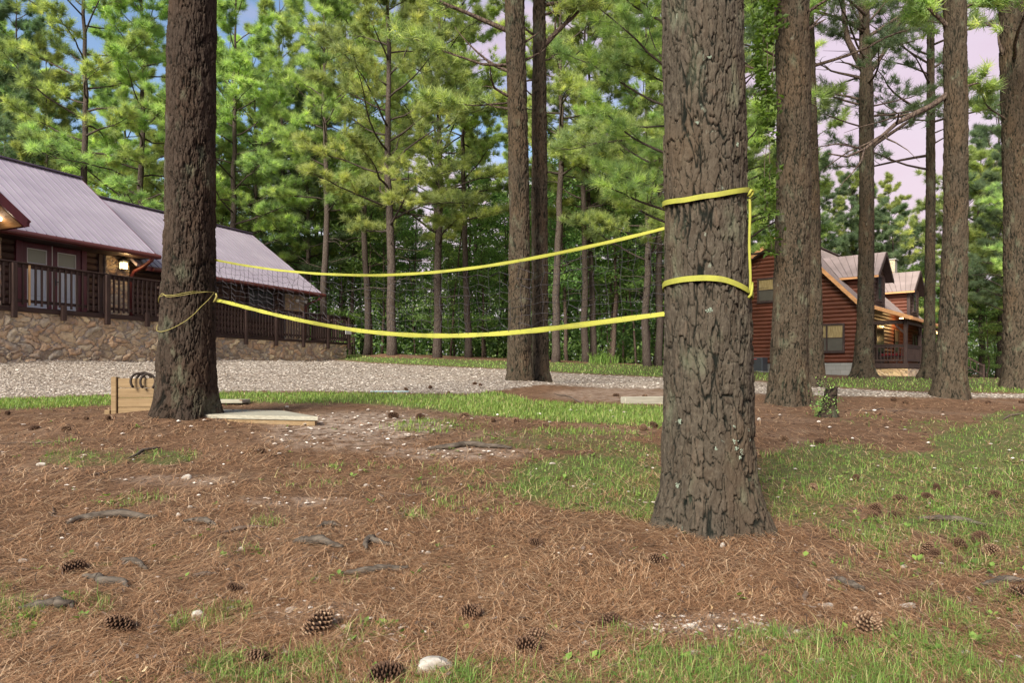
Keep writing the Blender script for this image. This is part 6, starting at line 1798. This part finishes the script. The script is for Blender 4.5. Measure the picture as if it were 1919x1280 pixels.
# photo position, scale, axis: lying (90) or upright (0)
cones = [
 (120, 1076, 1.05, 75, 'pine cone on a tuft of straw at the lower left, tip raised'),
 (452, 1114, .8, 40, 'small dark pine cone left of the pale bare soil patch, lower left'),
 (243, 1190, 1.1, 65, 'pine cone below and right of the lower-left root, alone in the straw'),
 (577, 1194, 1.35, 20, 'biggest upright pine cone, lower left of centre'),
 (866, 1158, 1.1, 60, 'pine cone standing in the straw above the white rock'),
 (1127, 1181, 1.05, 45, 'pine cone in the straw left of the white stone chips, bottom centre'),
 (970, 1220, 1.0, 80, 'left cone of two touching pine cones at bottom centre'),
 (991, 1210, .95, 80, 'right cone of two touching pine cones at bottom centre'),
 (1614, 1178, 1.35, 30, 'biggest pine cone of the lower right, in front of the long white stone'),
 (748, 1274, 1.2, 75, 'pine cone cut by the bottom edge, left of the white rock'),
 (497, 1247, 1.1, 85, 'dark pine cone half hidden in the bottom grass'),
 (1587, 1218, .8, 85, 'flat grey pine cone below the biggest one of the lower right'),
 (1244, 1060, .95, 70, 'pine cone on the straw mound in front of the strapped pine'),
 (1632, 960, .95, 70, 'upper cone of the three huddled in the grass right of the strapped pine'),
 (1641, 974, .95, 80, 'lower cone of the three huddled in the grass right of the strapped pine'),
 (1670, 971, .85, 85, 'right cone of the three huddled in the grass right of the strapped pine'),
 (1700, 943, 1.0, 75, 'round brown pine cone in the grass above the huddle of three'),
 (1746, 937, .8, 60, 'pine cone in taller grass, upper right'),
 (1757, 921, .7, 60, 'small pine cone highest in the right-hand grass'),
 (1873, 932, .9, 70, 'pine cone in the grass near the right edge'),
 (1732, 1040, 1.0, 20, 'upright cone leftmost of the row of cones at the right'),
 (1758, 1041, .95, 85, 'flattened grey cone second from the left in the row at the right'),
 (1797, 1054, .9, 85, 'pale weathered cone lowest in the row at the right'),
 (1807, 1032, .8, 60, 'dark small cone in the middle of the row at the right'),
 (1842, 1016, 1.15, 80, 'long dark cone in grass above the row at the right'),
 (1867, 1038, 1.0, 75, 'rightmost cone of the row at the right'),
 (1895, 1119, 1.15, 90, 'round reddish cone seen end on at the lower right edge'),
 (1524, 921, .9, 70, 'lone pine cone in bare straw just right of the strapped pine'),
 (1602, 902, .7, 60, 'small cone in grass, behind the lone one right of the strapped pine'),
 (57, 808, 1.1, 80, 'pine cone at the far left of the straw beyond the yard'),
 (117, 808, .9, 80, 'middle cone of the far left straw'),
 (15, 778, .9, 80, 'cone by the grass at the left edge'),
 (165, 787, .85, 80, 'cone left of the horseshoe pit'),
 (203, 788, 1.1, 80, 'dark lumpy cone just left of the horseshoe pit'),
 (480, 851, .9, 80, 'small cone below the dark trunk mound'),
 (1016, 1026, .9, 85, 'dark cone left of the mound of the strapped pine'),
 (888, 721, 1.0, 70, 'left one of two cones on the gravel by the close pair'),
 (901, 724, 1.0, 70, 'right one of two cones on the gravel by the close pair'),
 (808, 729, 1.1, 60, 'cone on the near gravel edge left of the close pair'),
 (764, 733, .9, 60, 'cone on the gravel edge by the blue strip'),
 (840, 738, .9, 70, 'cone at the grass edge below the gravel, left of the close pair'),
 (730, 783, 1.3, 80, 'left one of two cones in the bare soil right of the horseshoe pit'),
 (784, 785, 1.3, 80, 'right one of two cones in the bare soil right of the horseshoe pit'),
 (877, 781, 1.2, 85, 'cone in the grass strip, centre'),
 (967, 793, 1.2, 85, 'cone in the sparse grass, right of centre'),
 (925, 790, 1.0, 85, 'cone in the sparse grass, at the centre'),
 (1160, 743, 1.2, 85, 'cone in the straw above the short lumber rail'),
 (1213, 744, 1.0, 85, 'cone behind the right end of the short lumber rail'),
 (1078, 757, 1.1, 85, 'cone in the straw left of the short lumber rail'),
 (1205, 806, 1.1, 80, 'cone beside the left flank of the strapped pine'),
 (1230, 803, 1.2, 80, 'cone touching the strapped pine on its left'),
 (1474, 826, 1.1, 85, 'left cone on the straw in front of the vine-hung pine'),
 (1531, 833, 1.2, 85, 'right cone on the straw in front of the vine-hung pine'),
 (1577, 830, .8, 85, 'small cone by the weed in front of the vine-hung pine'),
 (1630, 798, .9, 85, 'cone on the straw right of the vine-hung pine'),
 (1855, 757, 1.2, 80, 'cone by the rightmost trunk on the straw slope'),
 (1911, 756, 1.3, 80, 'cone at the right edge on the straw slope'),
 (1672, 752, 1.2, 80, 'left cone on the gravel end before the porch'),
 (1694, 757, 1.2, 80, 'right cone on the gravel end before the porch'),
 (1018, 800, .9, 85, 'cone in the grass between the close pair and the strapped pine'),
]
r = np.random.default_rng(77); used = [False] * 3
for px, py, s_, tl, lab in cones:
    p = hit1(px, py); i = int(r.integers(0, 3))
    if used[i]: o = protos[i].copy(); col.objects.link(o)
    else: o = protos[i]; used[i] = True
    q = s_ * .84; tl = tl if tl > 55 else tl + 22
    o.scale = (q, q, q)
    o.location = (float(p[0]), float(p[1]), float(p[2]) + (.018 * q if tl > 55 else .002))
    o.rotation_euler = (R(tl + r.uniform(-8, 14)), R(r.uniform(-15, 15)), r.uniform(0, 6.28))
    tag(o, lab, 'pine cone', 'pine cones lying about the yard')

# ------------------------------------------------------------------ roots, sticks
def ground_tube(rows, rad, mat, name, label, cat, group=None, sink=.4, lift=0.0, seed=0):
    P, ok = hit(np.array([float(a[0]) for a in rows]), np.array([float(a[1]) for a in rows]))
    s_ = np.linspace(0, 1, len(P)); n = 26; f = np.linspace(0, 1, n)
    q = np.stack([np.interp(f, s_, P[:, k_]) for k_ in range(3)], -1)
    r = np.random.default_rng(seed + 17)
    rd = rad * (np.sin(np.clip(f, .04, .96) * math.pi) ** .45) * (1 + .25 * (fbm(f * 9, f * 0 + seed, 3, seed) - .5) * 2)
    q[:, 2] = ground_z(q[:, 0], q[:, 1]) + rd * (1 - 2 * sink) + lift + (.008 if sink > .1 and lift == 0 else 0)
    q[:, 0] += (fbm(f * 7, f * 0 + 3 + seed, 2, seed) - .5) * rad * 1.6; q[:, 1] += (fbm(f * 7, f * 0 + 8 + seed, 2, seed) - .5) * rad * 2.5
    c = q[n // 2].copy()
    b = MB(); b.tube(q - c, rd, 10)
    o = b.build(name, M[mat], None, True, loc=tuple(c)); return tag(o, label, cat, group)
RT = [([(125, 986), (150, 978), (200, 972), (250, 972), (290, 976)], .020, 'long grey root arching out of the straw at the left'),
      ([(350, 980), (380, 982), (405, 988)], .014, 'short root lump right of the long grey root at the left'),
      ([(550, 1022), (590, 1021), (640, 1029)], .020, 'pale grey root left of centre, ending at a kink'),
      ([(683, 1034), (690, 1018), (700, 1019), (735, 1027)], .017, 'kinked grey root just right of the pale grey root'),
      ([(596, 993), (615, 987), (640, 990)], .012, 'small root bump above the pale grey root'),
      ([(158, 1085), (190, 1095), (242, 1105)], .016, 'grey root running down right at the lower left'),
      ([(45, 1146), (90, 1142), (150, 1142)], .016, 'flat grey root near the lower left corner'),
      ([(225, 1055), (255, 1062), (280, 1072)], .012, 'short greyish root left of the little grass tuft, lower left'),
      ([(640, 1078), (700, 1075), (770, 1068)], .014, 'blue-grey flat root below the kinked root'),
      ([(800, 845), (870, 838), (960, 842)], .022, 'low root in the bare soil, centre of the yard'),
      ([(1720, 975), (1780, 978), (1850, 988)], .014, 'low root in the grass at the right'),
      ([(1560, 1090), (1590, 1103), (1620, 1110)], .013, 'grey bark-like root below the strapped pine mound'),
      ([(1840, 1100), (1880, 1094), (1919, 1092)], .013, 'pale root at the lower right edge'),
      ([(240, 862), (270, 848), (300, 842)], .012, 'root tip by the far weeds, left')]
for i, (rows, rad, lab) in enumerate(RT): ground_tube(rows, rad, 'root', 'tree_root', lab, 'root', 'roots showing through the straw', .16, seed=i)
ST = [([(412, 1003), (440, 996), (480, 992), (524, 991)], .009, 'long dark stick lying left of centre'),
      ([(355, 1085), (380, 1082), (412, 1079)], .009, 'thick reddish stick at the lower left'),
      ([(100, 951), (102, 962), (98, 970)], .005, 'short upright-looking pale twig at the left'),
      ([(150, 1250), (170, 1246), (200, 1243)], .006, 'grey twig near the bottom left'),
      ([(293, 1205), (308, 1222), (312, 1245)], .004, 'thin pale twig curving down, bottom left'),
      ([(0, 1074), (30, 1070), (58, 1069)], .006, 'dark stick at the left edge'),
      ([(710, 928), (718, 935), (714, 932)], .007, 'stub of a twig in the central straw'),
      ([(740, 925), (770, 932), (800, 927)], .005, 'thin stick in the central straw'),
      ([(925, 1230), (922, 1250), (928, 1275)], .004, 'thin pale twig at the bottom centre'),
      ([(812, 1035), (835, 1027), (860, 1025)], .005, 'thin dark stick left of the mound'),
      ([(170, 892), (195, 888), (215, 884)], .007, 'stick in the far left straw'),
      ([(0, 833), (60, 832), (130, 829)], .006, 'long thin stick at the far left'),
      ([(1040, 738), (1080, 752), (1112, 764)], .012, 'thin branch lying on the mound of the close pair'),
      ([(1600, 770), (1640, 772), (1700, 768)], .008, 'dead twig in the straw between the vine-hung pine and its right neighbour'),
      ([(1878, 788), (1895, 780), (1919, 776)], .012, 'dark stick at the right edge'),
      ([(1505, 1136), (1510, 1120), (1507, 1112)], .008, 'bent bark piece standing in front of the strapped pine')]
for i, (rows, rad, lab) in enumerate(ST): ground_tube(rows, rad, 'stick', 'stick', lab, 'stick', None, .1, .003, seed=40 + i)

# ------------------------------------------------------------------ stones one can point at
def rock(px, py, sx, sy, sz, seed, label, rz=0.0):
    r = np.random.default_rng(seed); p = hit1(px, py)
    nu, nv_ = 22, 14
    U, V = np.meshgrid(np.linspace(0, 2 * math.pi, nu), np.linspace(-math.pi / 2, math.pi / 2, nv_))
    x = np.cos(V) * np.cos(U); y = np.cos(V) * np.sin(U); z = np.sin(V)
    d = np.ones_like(x)
    for _ in range(9):
        nrm = r.normal(0, 1, 3); nrm /= np.linalg.norm(nrm); h_ = r.uniform(.62, .9)
        dot = x * nrm[0] + y * nrm[1] + z * nrm[2]
        d = np.minimum(d, np.where(dot > .05, h_ / np.maximum(dot, .05), 9))
    d = d * (1 + .06 * (fbm(x * 3 + seed, y * 3 + z * 2, 3, seed) - .5))
    P = np.stack([x * d * sx, y * d * sy, z * d * sz], -1)
    b = MB(); b.grid(P); o = b.build('stone', M['rock'], None, False, loc=(float(p[0]), float(p[1]), float(p[2]) + sz * .25)); o.rotation_euler = (0, 0, rz)
    return tag(o, label, 'stone')
ROCKS = [(815, 1255, .052, .038, .024, 'biggest pale rock, at the bottom centre'), (372, 1158, .030, .02, .016, 'rounded stone in the straw, lower left'), (432, 1143, .014, .01, .009, 'small stone by the grass tuft, lower left'),
 (545, 1146, .024, .014, .010, 'flat white stone in the bare patch, lower left of centre'), (1702, 1138, .030, .013, .010, 'long white stone above the biggest lower-right cone'), (1695, 1064, .017, .010, .008, 'pale flat stone right of the mound'),
 (1297, 1179, .030, .018, .012, 'largest of the white stones below the strapped pine'), (1332, 1158, .012, .01, .009, 'small round white stone below the strapped pine'), (1355, 1025, .011, .008, .012, 'little white stone touching the foot of the strapped pine'),
 (1425, 1172, .011, .008, .007, 'small white stone right of the largest one below the strapped pine'), (1497, 1187, .014, .010, .007, 'white chip left of the biggest lower-right cone'), (350, 897, .030, .022, .018, 'pale stone in the middle left straw'),
 (78, 873, .034, .02, .014, 'pale flat stone in the far left straw'), (335, 968, .012, .010, .012, 'small pointed grey stone beside the long grey root'), (357, 952, .012, .010, .008, 'little grey stone above the long grey root'),
 (687, 912, .016, .012, .010, 'white stone in the centre left straw'), (803, 1038, .013, .010, .008, 'white stone left of the mound of the strapped pine'), (1302, 1228, .026, .012, .010, 'flat white stone at the bottom, right of centre'),
 (645, 1179, .013, .010, .009, 'pebble above the bottom grass, left of centre'), (1098, 1209, .013, .009, .008, 'white pebble right of the two touching cones'), (1812, 1228, .016, .012, .010, 'pale stone in the grass at the lower right'), (1908, 1240, .014, .012, .012, 'pale stone at the bottom right corner'),
 (1535, 1243, .018, .014, .010, 'grey stone in the bottom right grass'), (1378, 1246, .013, .010, .008, 'pebble in the bottom grass, right of centre'), (182, 1024, .013, .011, .010, 'pale pebble at the left, below the long grey root'), (43, 1053, .022, .012, .008, 'flat pale stone near the left edge'),
 (452, 1032, .012, .010, .012, 'small upright stone left of the pale grey root'), (1548, 1140, .026, .018, .014, 'dark grey stone piece below the mound'), (1036, 870, .02, .015, .008, 'pale chip at the edge of the central grass patch'), (1423, 788, .02, .018, .02, 'white stone peeping out right of the strapped pine')]
for i, (px, py, a_, b_, c_, lab) in enumerate(ROCKS): rock(px, py, a_ * 1.1, b_ * 1.1, c_ * 1.2, 300 + i, lab, RNG.uniform(-.4, .4))

# blue strip
p0 = hit1(712, 735); 
e_ = MB(); e_.bbox(-.28, .28, -.04, .04, 0, .012, .004)
tag(e_.build('plastic_strip', M['blue'], None, loc=(float(p0[0]) + .15, float(p0[1]), float(p0[2]) + .004)), 'pale blue plastic strip at the near gravel edge', 'strip')

# brush heap across the drive
p0 = hit1(1200, 679); r = np.random.default_rng(3)
hp = empty('brush_heap', tuple(p0), 0, 'heap of cut branches and red straw beside the twin pines across the drive', 'brush heap')
b = MB(); 
for i in range(40):
    a = r.uniform(0, 3.14); l_ = r.uniform(.4, 1.3); c_ = np.array([r.normal(-.6, 1.0), r.normal(0, .4), abs(r.normal(.12, .12))]); d = np.array([math.cos(a), math.sin(a) * .5, r.uniform(-.1, .3)]) * l_
    b.tube([c_ - d * .5, c_ + d * .1 + r.normal(0, .04, 3), c_ + d * .5], [.03, .024, .012], 5)
b.build('branches', M['stick'], hp)
U, V = np.meshgrid(np.linspace(0, 2 * math.pi, 30), np.linspace(0, 1, 10))
P = np.stack([1.6 * V * np.cos(U) - .1, .7 * V * np.sin(U), .32 * (1 - V ** 2) * (1 + .5 * (fbm(V * 4 + np.cos(U), np.sin(U) * 2, 3, 3) - .5)) - .02], -1)
b = MB(); b.grid(P, tint=.35 * np.ones_like(U)); b.build('straw_mound', M['straw'], hp, True)
# tall grass clump across the drive
b = MB(); r = np.random.default_rng(8); p0 = hit1(1128, 682)
for i in range(160):
    a = r.uniform(0, 6.28); c_ = np.array([r.normal(0, .35), r.normal(0, .15), 0]); d = np.array([math.cos(a), math.sin(a)]); h_ = r.uniform(.25, .6); w = .012
    s_ = np.array([-d[1], d[0], 0]) * w
    m1_ = c_ + (d[0] * .1, d[1] * .1, h_ * .6); m2_ = c_ + (d[0] * .35, d[1] * .35, h_)
    b.add([c_ - s_, c_ + s_, m1_ + s_ * .8, m1_ - s_ * .8, m2_], [(0, 1, 2, 3), (3, 2, 4)], tint=r.uniform(.2, .8))
tag(b.build('tall_grass_clump', M['grass'], None, loc=tuple(p0)), 'clump of tall grass at the foot of the two touching pines', 'grass clump')

# leafy stump beside the vine-hung pine
px0 = hit1(1552, 781); sp_ = empty('stump', tuple(px0), 0, 'short broken stump with green sprouts beside the vine-hung pine', 'stump')
b = MB(); na = 40; zz = np.linspace(-.1, .36, 24); TH, ZR = np.meshgrid(np.linspace(0, 2 * math.pi, na), zz)
rr_ = (.060 + .06 * np.exp(-np.clip(ZR, 0, 1) * 11)) * (1 + .3 * (fbm(np.cos(TH) * 3 + 5, ZR * 8 + np.sin(TH) * 3, 3, 4) - .5))
top_ = .28 + .09 * fbm(np.cos(TH) * 2 + 3, np.sin(TH) * 2, 3, 9)
Z2 = np.minimum(ZR, top_); rr_ = np.where(ZR > top_, rr_ * .5, rr_)
f1, f2, pid = worley(TH / .5, ZR / .05, 0, 3); e1 = sstep(0, .3, f2 - f1)
P = np.stack([(rr_ + .006 * e1) * np.cos(TH) + ZR * .12, (rr_ + .006 * e1) * np.sin(TH), Z2], -1)
b.grid(P, crack=e1, pid=pid); b.build('stub', M['bark_dark'], sp_, True)
C = []; r = np.random.default_rng(6)
for i in range(60): C.append((r.normal(-.03, .06), r.normal(0, .06), abs(r.normal(.12, .10))))
V, F, t = leaf_cloud(np.array(C), 12, np.full(60, .03), .014, r, r.uniform(.3, 1, 60), .8)
b = MB(); b.add(V, F, tint=t); b.build('sprouts', M['leaves'], sp_)
# vine with bright leaves hanging by the trunk
vx = unp(1446, 10, 8.45); vn = empty('climbing_vine', (float(vx[0]), 8.45, gz1(vx[0], 8.45)), 0, 'bright green leafy vine hanging down the left side of a trunk above the cabin roof', 'vine')
VO = np.array(vn.location); r = np.random.default_rng(12)
b = MB(); C = []; T_ = []
for st_ in ([(1452, -120), (1440, 0), (1438, 90), (1436, 190), (1444, 300), (1440, 400), (1446, 470)], [(1458, -120), (1452, 40), (1448, 150), (1440, 230), (1432, 330), (1434, 395)], [(1440, -60), (1432, 60), (1428, 130), (1434, 170)]):
    pts = np.array([unp(a, c, 8.45 + r.uniform(-.12, .05)) for a, c in st_]); s_ = np.linspace(0, 1, len(pts)); f = np.linspace(0, 1, 40)
    q = np.stack([np.interp(f, s_, pts[:, k_]) for k_ in range(3)], -1) + r.normal(0, .008, (40, 3)); b.tube(q, .004, 5)
    for p in q:
        for _ in range(5):
            C.append(p + r.normal(0, 1, 3) * np.array([.055, .06, .05])); 
b.build('stem', M['stick'], vn, shift=-VO)
C = np.array(C); keep = fbm(C[:, 2] * 2.2, C[:, 0] * 3, 2, 5) > .47; C = C[keep]
V, F, t = leaf_cloud(C, 3, np.full(len(C), .028), .040, r, r.uniform(.2, 1, len(C)), .8)
b = MB(); b.add(V, F, tint=t); b.build('leaves', M['leaf_bright'], vn, shift=-VO)
# lichen tufts of white paint on the big trunk are left to its bark; a pale lichen spot that reads on its own
r = np.random.default_rng(4)
lich = MB()
for px, py, s_ in ((1308, 580, .011), (1352, 828, .012), (1356, 842, .010), (1366, 848, .011), (1361, 858, .008), (1263, 793, .010), (1381, 808, .007), (1384, 828, .006), (1259, 918, .012), (1361, 262, .009), (1290, 222, .006), (1310, 100, .006), (1350, 800, .005), (1318, 843, .005)):
    D = 3.22; z0 = CAMZ + (HY - py) / FPX * 3.0; cx, cy, rr_ = trunk_at('big', z0); s0 = (px - (CX + FPX * cx / D)) / (FPX * rr_ / D); a0 = math.asin(np.clip(s0, -.98, .98))
    for _ in range(22):
        da, dz = r.normal(0, s_ * .5, 2); a = a0 + da / rr_; rr2 = rr_ + .0035; w = r.uniform(.0015, .004)
        c_ = np.array([cx + rr2 * math.sin(a), D - rr2 * math.cos(a), z0 + dz]); t_ = np.array([math.cos(a), math.sin(a), 0]); n_ = np.array([math.sin(a), -math.cos(a), 0])
        ang = np.arange(7) / 7 * 6.28
        vs = [c_ + (t_ * math.cos(q) + np.array([0, 0, 1]) * math.sin(q)) * w * r.uniform(.7, 1.2) for q in ang] + [c_ + n_ * .003]
        lich.add(vs, [(i, (i + 1) % 7, 7) for i in range(7)])
k = NT('pale green lichen'); k.base((0.20, 0.235, 0.185)).rough(0.95)
be, info, s_ = NT_['big']; o = be.location
lo_ = lich.build('lichen', k.m, be, shift=(-o[0], -o[1], -o[2])); lo_['kind'] = 'stuff'
